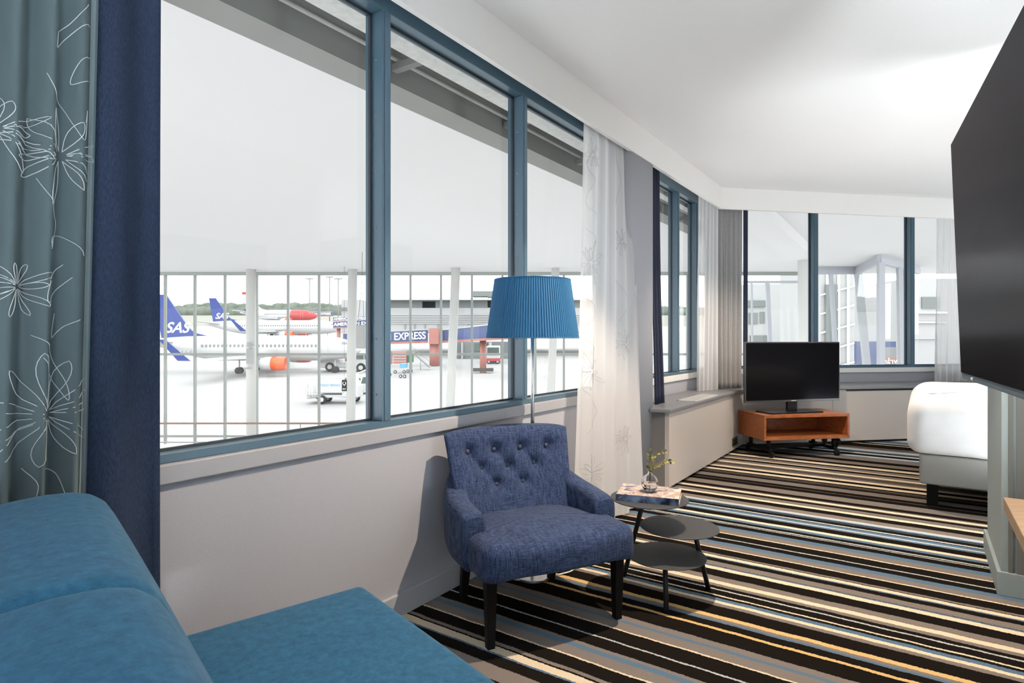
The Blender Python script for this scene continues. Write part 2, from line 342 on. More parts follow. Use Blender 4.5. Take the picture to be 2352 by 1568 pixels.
def rrect(x0,y0,x1,y1,r,n=6,sub=6):
    pts=[]
    cs=[(x1-r,y0+r,-PI/2),(x1-r,y1-r,0),(x0+r,y1-r,PI/2),(x0+r,y0+r,PI)]
    for i,(cx,cy,a0) in enumerate(cs):
        for k in range(n+1):
            a=a0+PI/2*k/n; pts.append((cx+r*math.cos(a),cy+r*math.sin(a)))
        nx=cs[(i+1)%4]; a=a0+PI/2; p=pts[-1]; q=(nx[0]+r*math.cos(nx[2]),nx[1]+r*math.sin(nx[2]))
        for k in range(1,sub): pts.append((p[0]+(q[0]-p[0])*k/sub,p[1]+(q[1]-p[1])*k/sub))
    return pts
def text(name, body, size, m, parent, mtx, extrude=.002, shear=0., align='CENTER', sx=1., offset=0., fit=None):
    cu=bpy.data.curves.new(name,'FONT'); cu.body=body; cu.size=size; cu.extrude=extrude; cu.shear=shear; cu.align_x=align; cu.align_y='CENTER'; cu.offset=offset
    tmp=bpy.data.objects.new('tmp',cu); me=bpy.data.meshes.new_from_object(tmp); bpy.data.objects.remove(tmp); bpy.data.curves.remove(cu)
    me.materials.clear(); me.materials.append(M[m]); me.name=name
    if fit: xs_=[v.co.x for v in me.vertices]; sx=fit/(max(xs_)-min(xs_))
    me.transform(mtx@Matrix.Diagonal((sx,1,1,1)))
    o=bpy.data.objects.new(name,me); COL.objects.link(o); o.parent=parent; return o
def axes(o, X, Y, Z):
    m=Matrix.Identity(4)
    for i,a in enumerate((X,Y,Z)):
        for j in range(3): m[j][i]=a[j]
    for j in range(3): m[j][3]=o[j]
    return m
def fpt(x,y,z=0.):
    """point at height z seen at pixel (x,y)"""
    Y=F*(EYE-z)/(y-HY); return V((x-1176)/F*Y,Y,z)
def ypt(x,y,Y): return V((x-1176)/F*Y,Y,EYE-(y-HY)/F*Y)

# wall frames ------------------------------------------------------
dL=V(.5684,.8228,0); nL=V(.8228,-.5684,0)     # left window wall: along, into the room
d2=V(.9836,.1805,0); n2=V(.1805,-.9836,0)     # far window wall
WL=1.90                                       # distance of left wall plane
def LF(s,o,z): return dL*s - nL*(WL+o) + V(0,0,z)
def sL(x,o=0.):                               # where pixel column x meets the left wall plane at outward offset o
    r=(x-1176)/F; return (WL+o)*(.8228+.5684*r)/(.5684-.8228*r)
WF=6.80
def FF(t,o,z): return d2*t - n2*(WF+o) + V(0,0,z)
def sF(x,o=0.):
    r=(x-1176)/F; Y=(WF+o)/(.9836-.1805*r); return (r*Y)*d2.x+Y*d2.y
CEIL=2.868; PB=2.634                          # ceiling, pelmet bottom
def isect(dl,df):
    """point at distance dl from left-wall family and df from far-wall family"""
    a,b,c,d_=nL.x,nL.y,n2.x,n2.y; det=a*d_-b*c; return V((-dl*d_+df*b)/det,(-a*df+c*dl)/det,0)

# ------------------------------------------------------------------ room shell
BX=-2.2          # back wall along-coordinate (behind the viewer)
cornB=isect(2.12,WF)
def P2(s,D): return (dL*s+nL*D).to_2d()
floor_poly=[P2(BX,-1.93),P2(4.67,-1.93),P2(4.67,-2.2),isect(2.2,WF+.1).to_2d(),(isect(2.2,WF+.1)+d2*7.5).to_2d(),(isect(2.2,WF+.1)+d2*7.5+n2*6).to_2d(),P2(3.7,3.2),P2(BX,3.2)]
mb=MB(); mb.prism([tuple(p) for p in floor_poly],-.10,0); fl=mb.build('floor','carpet'); tag(fl,'brown, taupe, cream and blue striped carpet laid across the whole room','floor',kind='structure')
mb=MB(); mb.prism([tuple(p) for p in floor_poly],CEIL,CEIL+.1); tag(mb.build('ceiling','ceil'),'smooth white painted ceiling above the whole suite','ceiling',kind='structure')

sW0,sW1=.70,4.30                              # window_1 extents along the wall
Z0,Z1=.838,2.75                               # window frame bottom / top
mb=MB()
mb.fbox(LF,(BX,0,0),(4.70,.12,Z0)); mb.fbox(LF,(BX,0,Z0),(sW0,.12,CEIL)); mb.fbox(LF,(sW1,0,Z0),(4.70,.12,CEIL)); mb.fbox(LF,(sW0,0,Z1),(sW1,.12,CEIL))
wl=mb.build('wall_left','wall'); tag(wl,'pale grey wall under the long left window','wall',kind='structure')
# rounded pier
s0,s1=4.12,4.665; D0,D1=-.09,.0; rr_=.12
pts=[(s0,.10),(s0,D0+rr_)]+[(s0+rr_-rr_*math.cos(a),D0+rr_-rr_*math.sin(a)) for a in [PI/2*k/10 for k in range(1,11)]]
rs=.03; pts+=[(s1-rs+rs*math.sin(a),D0+rs-rs*math.cos(a)) for a in [PI/2*k/5 for k in range(6)]]+[(s1,.25),(s0+.3,.25)]
mb=MB(); mb.prism([tuple(LF(a,b,0).to_2d()) for a,b in pts],0,CEIL-.002,True); p=mb.build('trim_1','wall',bevel=0); tag(p,'rounded grey pier between the two left windows','pier',kind='structure')
mb=MB(); mb.fbox(LF,(BX,-.016,.777),(4.1,.0,Z0-.001)); tag(mb.build('trim_2','trim',bevel=.004),'white painted sill board under the long left window','sill',kind='structure')
mb=MB(); mb.fbox(LF,(BX,-.018,0),(4.1,.0,.100)); tag(mb.build('baseboard_left','trim',bevel=.003),'pale baseboard along the left window wall','baseboard',kind='structure')
# pelmet / dropped bulkhead face
pc=isect(WL-.10,5.96); pco=isect(WL-.07,5.99); a0=dL*BX-nL*(WL-.10); a1=dL*BX-nL*(WL-.07); b0=pc+d2*8; b1=pco+d2*8
mb=MB(); mb.prism([tuple(p.to_2d()) for p in (a0,pc,b0,b1,pco,a1)],PB,CEIL-.001); tag(mb.build('trim_3','pelmet'),'warm white curtain pelmet running along both window walls under the ceiling','pelmet',kind='structure')
# right side: wall behind the hung television, back wall, bedroom side; unseen, white for bounce
mb=MB()
q=[P2(BX,.80),P2(3.66,.80),P2(3.66,.95),P2(BX,.95)]; mb.prism([tuple(p) for p in q],0,CEIL-.001); tag(mb.build('wall_right','white'),'white wall behind the desk and the large television','wall',kind='structure')
mb=MB(); q=[P2(BX-.1,-1.95),P2(BX,-1.95),P2(BX,3.2),P2(BX-.1,3.2)]; mb.prism([tuple(p) for p in q],0,CEIL-.001); tag(mb.build('wall_back','white'),'white wall behind the sofa end of the room','wall',kind='structure')
mb=MB(); e0=isect(2.2,WF+.1)+d2*7.4; q=[e0,e0+d2*.1,e0+d2*.1+n2*6,e0+n2*6]; mb.prism([tuple(p.to_2d()) for p in q],0,CEIL-.001)
e1=P2(3.7,3.1); e2=(e0+n2*6).to_2d(); mb.prism([tuple(p) for p in (e1,e2,e2+V(.05,.1).to_2d() if False else (e2[0]+.05,e2[1]-.1),(e1[0]+.0,e1[1]-.1))],0,CEIL-.001)
tag(mb.build('wall_bedroom','white'),'wall of the sleeping area beyond the partition','wall',kind='structure')
# partition with return
mb=MB(); q=[P2(3.66,.31),P2(4.40,.31),P2(4.40,3.1),P2(4.3,3.1),P2(4.30,.45),P2(3.76,.45),P2(3.76,.80),P2(3.66,.80)]; mb.prism([tuple(p) for p in q],0,2.15)
tag(mb.build('wall_partition','pcol'),'blue-grey partition end between the living and sleeping areas','wall',kind='structure')
mb=MB(); mb.prism([tuple(p) for p in (P2(3.645,.365),P2(3.66,.365),P2(3.66,.80),P2(3.645,.80))],.11,2.14); mb.prism([tuple(p) for p in (P2(3.650,.335),P2(3.66,.335),P2(3.66,.352),P2(3.650,.352))],.11,2.14)
tag(mb.build('trim_4','pgrey'),'dark grey panel on the near face of the partition','panel',kind='structure')
mb=MB(); q=[P2(3.64,.292),P2(4.41,.292),P2(4.41,.31),P2(3.66,.31),P2(3.66,.80),P2(3.64,.80)]; mb.prism([tuple(p) for p in q],0,.112); tag(mb.build('baseboard_partition','pcol',bevel=.003),'pale baseboard wrapping the partition end','baseboard',kind='structure')

# second bay (window_2) and far wall (window_3) structure
oB=2.12-WL
cB=isect(2.12,WF); sB1=cB.dot(dL)
mb=MB(); mb.fbox(LF,(4.60,oB,0),(sB1+.1,oB+.12,Z0)); tag(mb.build('wall_bay','wall'),'low wall strip under the narrow second window','wall',kind='structure')
tC=cB.dot(d2)
mb=MB(); mb.fbox(FF,(tC-.1,0,0),(tC+7.5,.12,Z0)); tag(mb.build('wall_far','wall'),'low wall strip under the far windows','wall',kind='structure')
mb=MB(); mb.fbox(LF,(4.66,oB-.016,.777),(sB1,oB,Z0)); mb.fbox(FF,(tC,-.016,.777),(tC+7.4,0,Z0)); tag(mb.build('trim_5','white',bevel=.003),'white sill board under the bay windows','sill',kind='structure')
def window(name, fr, a0, a1, mulls, o0, z0, z1, w=.05, dep=.075, label=''):
    root=empty(name, fr(a0,o0,0)); tag(root,label,'window',kind='structure')
    T=Matrix.Translation(-root.location)
    g=lambda a,b,c: fr(a,o0+b,c)
    mb=MB(); mb.fbox(g,(a0,0,z0),(a1,dep+.03,z0+.028)); mb.fbox(g,(a0,0,z1-.123),(a1,.012,z1)); mb.fbox(g,(a0,.012,z1-.123),(a1,dep+.03,z1)); mb.fbox(g,(a0,0,z0+.028),(a0+w,dep+.03,z1-.12)); mb.fbox(g,(a1-w,0,z0+.028),(a1,dep+.03,z1-.12))
    mb.build('window_frame','steel',root,T,bevel=.003)
    edges=[a0+w]
    for c in mulls:
        mb=MB(); mb.fbox(g,(c-w/2,0,z0+.028),(c+w/2,dep+.03,z1-.123)); mb.fbox(g,(c-w/2+.012,-.004,z0+.028),(c+w/2-.012,0.,z1-.123)); mu=mb.build('mullion','steel',root,T,bevel=.003)
        mb=MB()
        for k in range(8):
            z=z0+.14+k*.24
            if z<z1-.2: mb.lathe([(.0045,0),(.0045,.002),(.001,.003)],tuple(g(c-w/2,.038,z)),10,Z=-(fr(1,0,0)-fr(0,0,0)),X=V(0,0,1),Y=(fr(0,1,0)-fr(0,0,0)))
        mb.build('screw','screw',mu,T)
        edges+= [c-w/2,c+w/2]
    edges.append(a1-w)
    for i in range(0,len(edges),2):
        A,B=edges[i],edges[i+1]
        mb=MB(); mb.fbox(g,(A,dep,z0+.028),(B,dep+.006,z1-.123)); mb.build('pane','pane',root,T)
        mb=MB(); 
        for (x0,x1,y0,y1) in ((A,A+.012,z0+.028,z1-.123),(B-.012,B,z0+.028,z1-.123),(A,B,z0+.028,z0+.036),(A,B,z1-.135,z1-.123)):
            mb.fbox(g,(x0,dep-.012,y0),(x1,dep,y1))
        mb.build('pane_seal','steel2',root,T)
    return root
window('window_1',LF,sW0,sW1,[sL(888),sL(1206)+.0,sL(1206)+sL(1206)-sL(888)],0.,Z0,Z1,label='long blue-grey framed window looking onto the apron')
mA=sL(1561,oB)-.03; mB_=sL(1604,oB)-.06
window('window_2',LF,4.55,sB1-.02,[mA,mB_+.03],oB,Z0,2.89,w=.06,label='narrow blue-grey framed window behind the white sheer')
m1,m2=sF(1874),sF(2096)
window('window_3',FF,tC+.02,tC+6.5,[m1,m2,2*m2-m1,3*m2-2*m1],0.,Z0,2.98,w=.07,label='blue-grey framed far windows above the sideboard ledge')

# low cabinet under the bay windows, with ledge
kc=isect(1.665,6.10); LZ=.655
k0=dL*4.617-nL*1.665; k0b=dL*4.60-nL*(1.81); k0c=dL*4.60-nL*2.10
far_end=kc+d2*7.0
sh=empty('radiator_casing',(k0.x,k0.y,0),label='low beige radiator casing wrapping the bay under the windows',cat='radiator casing'); T=Matrix.Translation(-sh.location)
kcb=isect(2.10,6.78)
mb=MB(); mb.prism([tuple(p.to_2d()) for p in (k0, kc-V(0,0,0), isect(1.70,6.135), k0+(-nL)*.035)],.03,LZ-.03)
mb.build('front_panel','boxw',sh,T)
mb=MB(); j=kc+d2*(sF(1912,-.70)-kc.dot(d2)); 
mb.prism([tuple(p.to_2d()) for p in (kc, j-d2*.002, j-d2*.002-n2*.035, kc-n2*.035)],.03,LZ-.03); mb.build('front_panel','boxw',sh,T)
mb=MB(); mb.prism([tuple(p.to_2d()) for p in (j+d2*.002, far_end, far_end-n2*.035, j+d2*.002-n2*.035)],.03,LZ-.03); mb.build('front_panel','boxw',sh,T)
mb=MB(); mb.prism([tuple(p.to_2d()) for p in (k0+dL*.002-nL*.001,k0+dL*.02-nL*.001,dL*4.637-nL*1.81,dL*4.619-nL*1.81)],.0,LZ-.03); mb.build('end_panel',mat('end_panel_grey',srgb(110,108,106),.6),sh,T)
mb=MB(); mb.prism([tuple(p.to_2d()) for p in (k0-nL*.04+dL*.05,isect(1.705,6.14),far_end-n2*.04,far_end-n2*.06,isect(1.725,6.16),k0-nL*.06+dL*.05)],0,.03); mb.build('plinth','black',sh,T)
mb=MB(); i1=isect(1.645,6.08); l0=dL*4.595-nL*1.645; fe=i1+d2*7.0
mb.prism([tuple(p.to_2d()) for p in (l0,i1,fe,fe-n2*.69,isect(2.098,6.778),dL*4.672-nL*2.098,dL*4.672-nL*1.82,dL*4.55-nL*1.80)],LZ-.026,LZ); mb.build('ledge_top','ledge',sh,T,bevel=.003)
# grille let into the ledge
def onz(x,y,z): return fpt(x,y,z)
g0=onz(1572,921,LZ); sg=g0.dot(dL)
mb=MB(); A=lambda a,b,c: dL*a-nL*b+V(0,0,c)
g1=onz(1636,906,LZ).dot(dL); Dm=-(g0.dot(nL)+onz(1636,906,LZ).dot(nL))/2
mb.fbox(A,(sg,Dm-.085,LZ-.002),(g1,Dm-.065,LZ+.004)); mb.fbox(A,(sg,Dm+.065,LZ-.002),(g1,Dm+.085,LZ+.004)); mb.fbox(A,(sg,Dm-.085,LZ-.002),(sg+.02,Dm+.085,LZ+.004)); mb.fbox(A,(g1-.02,Dm-.085,LZ-.002),(g1,Dm+.085,LZ+.004))
gr=mb.build('grille_frame','ltgrey',sh,T); mb=MB()
for k in range(9): mb.fbox(A,(sg+.02,Dm-.06+k*.014,LZ-.002),(g1-.02,Dm-.054+k*.014,LZ+.003))
mb.build('grille_slat','ltgrey',gr,T)
mb=MB(); a=sF(1945,-.71); mb.fbox(lambda t,o,z: d2*t-n2*(6.099+o)+V(0,0,z),(a,-.002,LZ-.048),(a+.9,.0,LZ-.03)); mb.build('vent_slot','black',sh,T)
# socket plate
mb=MB(); so=kc-dL*.34; c=so+V(0,0,.115); XX=dL; base=empty('wall_socket',tuple(c),label='bronze triple socket plate low on the radiator casing',cat='socket'); TT=Matrix.Translation(-c)
mb.box(c+nL*.004,(.20,.086,.008),XX,V(0,0,1),nL); mb.build('socket_plate','brass',base,TT,bevel=.002)
for k in (-1,0,1):
    mb=MB(); mb.lathe([(.021,0),(.021,.003),(.017,.003),(.017,.001)],tuple(c+XX*k*.058+nL*.008),20,X=XX,Y=V(0,0,1),Z=nL); so_=mb.build('outlet','black',base,TT)
    mb=MB(); mb.lathe([(.004,0),(.004,.003)],tuple(c+XX*(k*.058)+V(0,0,.0)+nL*.010),8,X=XX,Y=V(0,0,1),Z=nL); mb.build('pin','chrome',so_,TT)

# ------------------------------------------------------------------ curtains
def curtain(name, path, z0, z1, folds, amp, m, label, cat, group=None, nu=None, flare=0., gather=0., seed=0, thick=0, tilt=None, hem=None, ztop_amp=.4, bot=None):
    """pleated cloth hung along a path of plan points; returns (object, surface function)"""
    rg=random.Random(seed); pts=[V(p[0],p[1]) for p in path]
    seglen=[(pts[i+1]-pts[i]).length for i in range(len(pts)-1)]; tot=sum(seglen)
    ph=[rg.uniform(-.5,.5) for _ in range(folds*2+3)]; am=[rg.uniform(.55,1.2) for _ in range(folds*2+3)]
    def along(u):
        d_=max(0,min(1,u))*tot
        for i,sl in enumerate(seglen):
            if d_<=sl or i==len(seglen)-1:
                t=(pts[i+1]-pts[i]).normalized(); return pts[i]+t*d_, V(t.y,-t.x)
            d_-=sl
    def S(u,w):
        uu=u
        if tilt: uu=u+tilt(u,w)
        p,nn=along(uu)
        if bot:
            k_=max(0,min(1,u))*(len(bot)-1); i_=min(int(k_),len(bot)-2); q_=V(*bot[i_]).lerp(V(*bot[i_+1]),k_-i_); p=q_.lerp(p,w**.8)
        x=u*folds*2; i=int(x); fr_=x-i
        a=am[i]*(1-fr_)+am[i+1]*fr_; hh=ztop_amp+(1-ztop_amp)*(1-w)
        off=amp*a*math.sin(PI*x+.7*math.sin(2.1*w+ph[i%len(ph)]*.6+u*4))*hh + flare*(1-w)**1.5
        return V(p.x+nn.x*off,p.y+nn.y*off,z0+(z1-z0)*w)
    nu=nu or folds*14
    mb=MB(); mb.grid(S,nu,28)
    if hem:
        pass
    root=mb.build(name,m)
    if thick:
        sm=root.modifiers.new('solid','SOLIDIFY'); sm.thickness=thick
    tag(root,label,cat,group)
    return root,S
def at_side(S,u,w,off):
    e=1e-3; p=S(u,w); a=S(u+e,w)-S(u-e,w); b=S(u,w+e)-S(u,w-e); n_=a.cross(b)
    if n_.length<1e-9: return p
    n_.normalize()
    if n_.dot(V(0,0,EYE)-p)<0: n_=-n_
    return p+n_*off
def embroidery(S,parent,spots,m,Lu,Hw,r=.0010,vines=(),seed=1):
    """stitched loop-petal flowers; spots = (u, w, petal length in metres); Lu, Hw = cloth width and height"""
    rg=random.Random(seed)
    mb=MB()
    for (cu,cw,sc) in spots:
        n_=11
        for k in range(n_):
            a=2*PI*k/n_+rg.uniform(-.15,.15); Lp=rg.uniform(.6,1.2)*sc; wd=rg.uniform(.07,.13)*sc; pts=[]
            for q in range(17):
                t=q/16; lx=Lp*(1-abs(2*t-1)**1.4)+.12*sc; ly=wd*math.sin(2*PI*t)
                x=lx*math.cos(a)-ly*math.sin(a); y=lx*math.sin(a)+ly*math.cos(a); u=cu+x/Lu; w=cw+y/Hw
                if 0<=u<=1 and 0<=w<=1: pts.append(at_side(S,u,w,.0015))
            if len(pts)>2: mb.tube(pts,r,4,False)
    for v in vines:
        n_=(len(v)-1)*10+1; pts=[]
        for q in range(n_):
            x=q/10; i=min(int(x),len(v)-2); f=x-i; p=[v[max(i-1,0)],v[i],v[i+1],v[min(i+2,len(v)-1)]]
            c=[.5*((2*p[1][k])+(-p[0][k]+p[2][k])*f+(2*p[0][k]-5*p[1][k]+4*p[2][k]-p[3][k])*f*f+(-p[0][k]+3*p[1][k]-3*p[2][k]+p[3][k])*f**3) for k in (0,1)]
            pts.append(at_side(S,max(0,min(1,c[0])),max(0,min(1,c[1])),.0015))
        mb.tube(pts,r,4,False)
    return mb.build('embroidery',m,parent)
def lp(s,D): p=dL*s-nL*D; return (p.x,p.y)
# left: navy drape over which a grey-green voile hangs
curtain('drape',[lp(-.55,1.83),lp(sL(375,-.07),1.83)],.02,2.84,6,.034,'drape','heavy navy blue drape hanging at the left end of the long window','curtain',seed=4,thick=.004,ztop_amp=.8)
vs0,vs1,vD=.10,sL(244,-.145),1.755
vo,S=curtain('voile_curtain',[lp(vs0,vD),lp(vs1,vD)],.02,2.83,9,.032,'sheerL','sheer grey-green voile with embroidered flowers, hanging before the navy drape','curtain',seed=9,ztop_amp=.8,bot=[lp(vs0-.1,vD),lp(sL(180,-.145),vD)],nu=160)
def cw(x,y,D,s0,s1,z0,z1):
    """cloth coordinates of a stitch seen at (x,y)"""
    r=(x-1176)/F; sx=D*(.8228+.5684*r)/(.5684-.8228*r); Y=D/(.5684-.8228*r); z=EYE+(HY-y)/F*Y; return ((sx-s0)/(s1-s0),(z-z0)/(z1-z0))
c_=lambda x,y: cw(x+(y/1568.)*38,y,vD,vs0,vs1,.02,2.83)
Lv=vs1-vs0
mb=MB(); mb.grid(lambda a,b: at_side(S,.965+.034*a,.005+.99*b,.004),5,40); mb.build('side_hem','sheerH',vo)
embroidery(S,vo,[(*c_(160,362),.105),(*c_(125,948),.115),(*c_(60,660),.06),(*c_(20,300),.09)],'thread',Lv,2.81,.0010,
  vines=[[c_(212,20),c_(180,60),c_(150,80),c_(142,118),c_(165,100),c_(200,70),c_(225,64)],[c_(120,180),c_(135,220),c_(165,250),c_(200,330),c_(215,260),c_(205,290)],
   [c_(105,415),c_(118,450),c_(150,510),c_(140,560),c_(132,575),c_(128,555),c_(160,545),c_(205,590)],[c_(165,610),c_(125,650),c_(118,695),c_(140,680),c_(178,640)],[c_(150,720),c_(142,775),c_(165,750),c_(190,735)],
   [c_(95,770),c_(130,800),c_(165,870),c_(170,915),c_(150,880),c_(110,820)],[c_(80,1070),c_(100,1100),c_(95,1140)],[c_(120,1070),c_(150,1080),c_(165,1130)],[c_(225,135),c_(195,150),c_(180,200),c_(220,190)]],seed=2)
# the white sheer between window and pier
wD=1.865; w0,w1=sL(1340,wD-WL),sL(1456,wD-WL)
vo,S=curtain('sheer_curtain',[lp(w0,wD),lp(w1,wD)],.02,PB+.14,6,.022,'sheerW','long white sheer curtain with stitched flower tracery beside the blue lamp shade','curtain',seed=5,bot=[lp(sL(1312,-.19),1.71),lp(sL(1400,-.21),1.69),lp(sL(1484,-.23),1.67)],nu=150)
c_=lambda x,y: cw(x,y,wD,w0,w1,.02,PB+.14)
embroidery(S,vo,[(*c_(1362,360),.10),(*c_(1362,610),.13),(*c_(1366,848),.13),(*c_(1425,560),.08),(*c_(1428,790),.09),(.25,.12,.12),(.7,.18,.1)],'thread2',w1-w0,2.75,.0007,
  vines=[[c_(1350,300),c_(1370,330),c_(1352,380),c_(1366,420),c_(1350,470),c_(1375,500)],[c_(1352,530),c_(1372,560),c_(1350,590)],[c_(1350,680),c_(1375,720),c_(1352,760),c_(1372,800)],[c_(1410,330),c_(1424,420),c_(1412,480)],[c_(1412,640),c_(1432,690),c_(1420,740)],[c_(1350,880),c_(1380,930),c_(1360,980)]],seed=5)
# second bay: narrow navy drape, sheer and grey lining
sD0=sL(1506,-.0); 
curtain('narrow_drape',[lp(sL(1499,.0)+.0,1.93),lp(sL(1522,.0),1.93)],LZ+.002,PB+.14,3,.022,'drape2','narrow dark blue drape hanging right beside the rounded pier','curtain',seed=8,thick=.003,flare=.05)
curtain('bay_sheer',[(1.99,6.36),(2.27,6.53)],LZ+.002,PB+.14,6,.022,'sheerW','white sheer curtain hanging in the corner bay by the small television','curtain',seed=12,tilt=lambda u,w:(u-1)*(1-w)*.22)
curtain('grey_drape',[(2.25,6.58),(2.40,6.65),(2.62,6.76)],LZ+.002,PB+.14,6,.03,'greydrape','light grey drape gathered in the corner bay behind the small television','curtain',seed=15,thick=.003)
curtain('corner_navy_drape',[(2.645,6.80),(2.70,6.80)],LZ+.002,PB+.14,1,.014,'drape2','thin strip of navy drape at the edge of the grey corner drape','curtain',seed=16,thick=.003)
t0,t1=sF(2150,-.2),sF(2240,-.2)
def FP(t,dist): p=d2*t-n2*dist; return (p.x,p.y)
vo,S=curtain('far_sheer',[FP(t0,6.60),FP(t1,6.60)],LZ+.002,PB+.14,7,.03,'sheerW','white sheer curtain at the far window beside the hung television','curtain',seed=19,tilt=lambda u,w:(u-1)*(1-w)*.12)

# ------------------------------------------------------------------ carpet-level furniture: armchair
CM=V(.186,2.469,0); CA=math.atan2(.419,.908)
ch=empty('armchair',tuple(CM),CA,label='blue-grey button-tufted armchair on black wooden legs under the window',cat='armchair')
# seat (T-cushion with front bulge)
hw=.358; ni=.272
out=[]
def arc(cx,cy,r,a0,a1,n=5): return [(cx+r*math.cos(R(a0+(a1-a0)*k/n)),cy+r*math.sin(R(a0+(a1-a0)*k/n))) for k in range(n+1)]
def line(p,q,n=6): return [(p[0]+(q[0]-p[0])*k/n,p[1]+(q[1]-p[1])*k/n) for k in range(1,n)]
c1=arc(hw-.055,-.03,.05,-90,0); c2=arc(hw-.05,.10,.045,0,90); c3=arc(ni+.0,.50,.04,0,90)
right=c1+line(c1[-1],c2[0],4)+c2+line(c2[-1],(ni+.04,.175),3)+[(ni+.04,.175)]+line((ni+.04,.175),c3[0],8)+c3
left=[(-x,y) for x,y in reversed(right)]
out=right+line(right[-1],left[0],10)+left+line(left[-1],right[0],16)
# front edge bulge
out=[(x,y-(.035*(1-(x/hw)**2) if y<-.07 else 0)) for x,y in out]
def seat_tf(x,y,z):
    if z>.40: z-= .03*max(0,(y-.1)/.4)
    if z<.30: z-= .02*max(0,(abs(x)-.2)/.2)*(1 if y<.2 else 0)
    return (x,y,z)
mb=MB(); mb.pillow(out,.292,.425,.055,.022,.02,seat_tf,rings=6,fill=16); st=mb.build('seat','slub',ch)
# backrest
BT=[(-.21,.685),(-.07,.685),(.07,.685),(.21,.685),(-.14,.605),(0,.605),(.14,.605),(-.07,.525),(.07,.525)]
def back_shape():
    nu,nv=73,61; z0,z1=.30,.785
    def half(v): return .275+.05*v**.8
    def cy(u,v,x,z): 
        return .415+.11*((z-.30)/.48)**1.1-.085*(abs(u)**2.3)*(1-.35*v)
    def front(i,j,side):
        u=-1+2*i/(nu-1); v=j/(nv-1)
        ue=math.sin(u*PI/2)*.35+u*.65; x=ue*half(v); z=z0+(z1-z0)*v+ .010*(1-ue**2)*v-.012*abs(ue)**8*v
        edge=(max(0,1-abs(ue)**9))**.5*(max(0,1-max(0,(v-.86)/.14)**2.4))**.5
        t=.050*edge+.002
        y=cy(ue,v,x,z)
        if side<0:
            y-=t
            y-= .012*math.cos(x*9)*edge
            for bx,bz in BT:
                d=((x-bx)**2+(z-bz)**2)
                y+= .026*math.exp(-d/.0011)+.010*math.exp(-d/.006)
            # diagonal tuft creases
            for (ax,az,bx,bz) in CRE:
                dx,dz=bx-ax,bz-az; LL=dx*dx+dz*dz; tt=max(0,min(1,((x-ax)*dx+(z-az)*dz)/LL)); d=(x-ax-dx*tt)**2+(z-az-dz*tt)**2
                y+= .007*math.exp(-d/.00007)
            for bx in (-.21,-.07,.07,.21):
                pass
        else: y+=t*.8
        return V(x-.012,y,z)
    mb=MB()
    F_=[[front(i,j,-1) for i in range(nu)] for j in range(nv)]; B_=[[front(i,j,1) for i in range(nu)] for j in range(nv)]
    vs=[p for r_ in F_ for p in r_]+[p for r_ in B_ for p in r_]; o=nu*nv; fs=[]
    for j in range(nv-1):
        for i in range(nu-1):
            a=j*nu+i; fs.append((a,a+1,a+nu+1,a+nu)); fs.append((o+a,o+a+nu,o+a+nu+1,o+a+1))
    for j in range(nv-1):
        a=j*nu; fs.append((a,a+nu,o+a+nu,o+a)); b=a+nu-1; fs.append((b,o+b,o+b+nu,b+nu))
    for i in range(nu-1):
        a=(nv-1)*nu+i; fs.append((a,a+1,o+a+1,o+a)); fs.append((i,o+i,o+i+1,i+1))
    mb.add(vs,fs,True); return mb,front
CRE=[(-.07,.685,-.0,.605),(.07,.685,.14,.605),(-.14,.605,-.07,.525),(.07,.685,.0,.605),(.21,.685,.14,.605),(.14,.605,.07,.525),(-.21,.685,-.14,.605),(-.07,.685,-.14,.605),(0,.605,-.07,.525),(0,.605,.07,.525)]
mb,front=back_shape(); bk=mb.build('backrest','slub',ch)
def back_y(x,z):
    v=(z-.30)/.485; half_=.275+.05*v**.8; ue=x/half_
    # invert ue(u)
    u=ue
    for _ in range(20): u-= ((math.sin(u*PI/2)*.35+u*.65)-ue)/(.35*PI/2*math.cos(u*PI/2)+.65)
    i=(u+1)/2*72; j=v*60
    return front(i,j,-1).y
for bx,bz in BT:
    y=back_y(bx,bz); mb=MB(); mb.sphere((bx-.012,y-.007,bz),.013,14,8,(1,.6,1)); mb.build('button','button',ch)
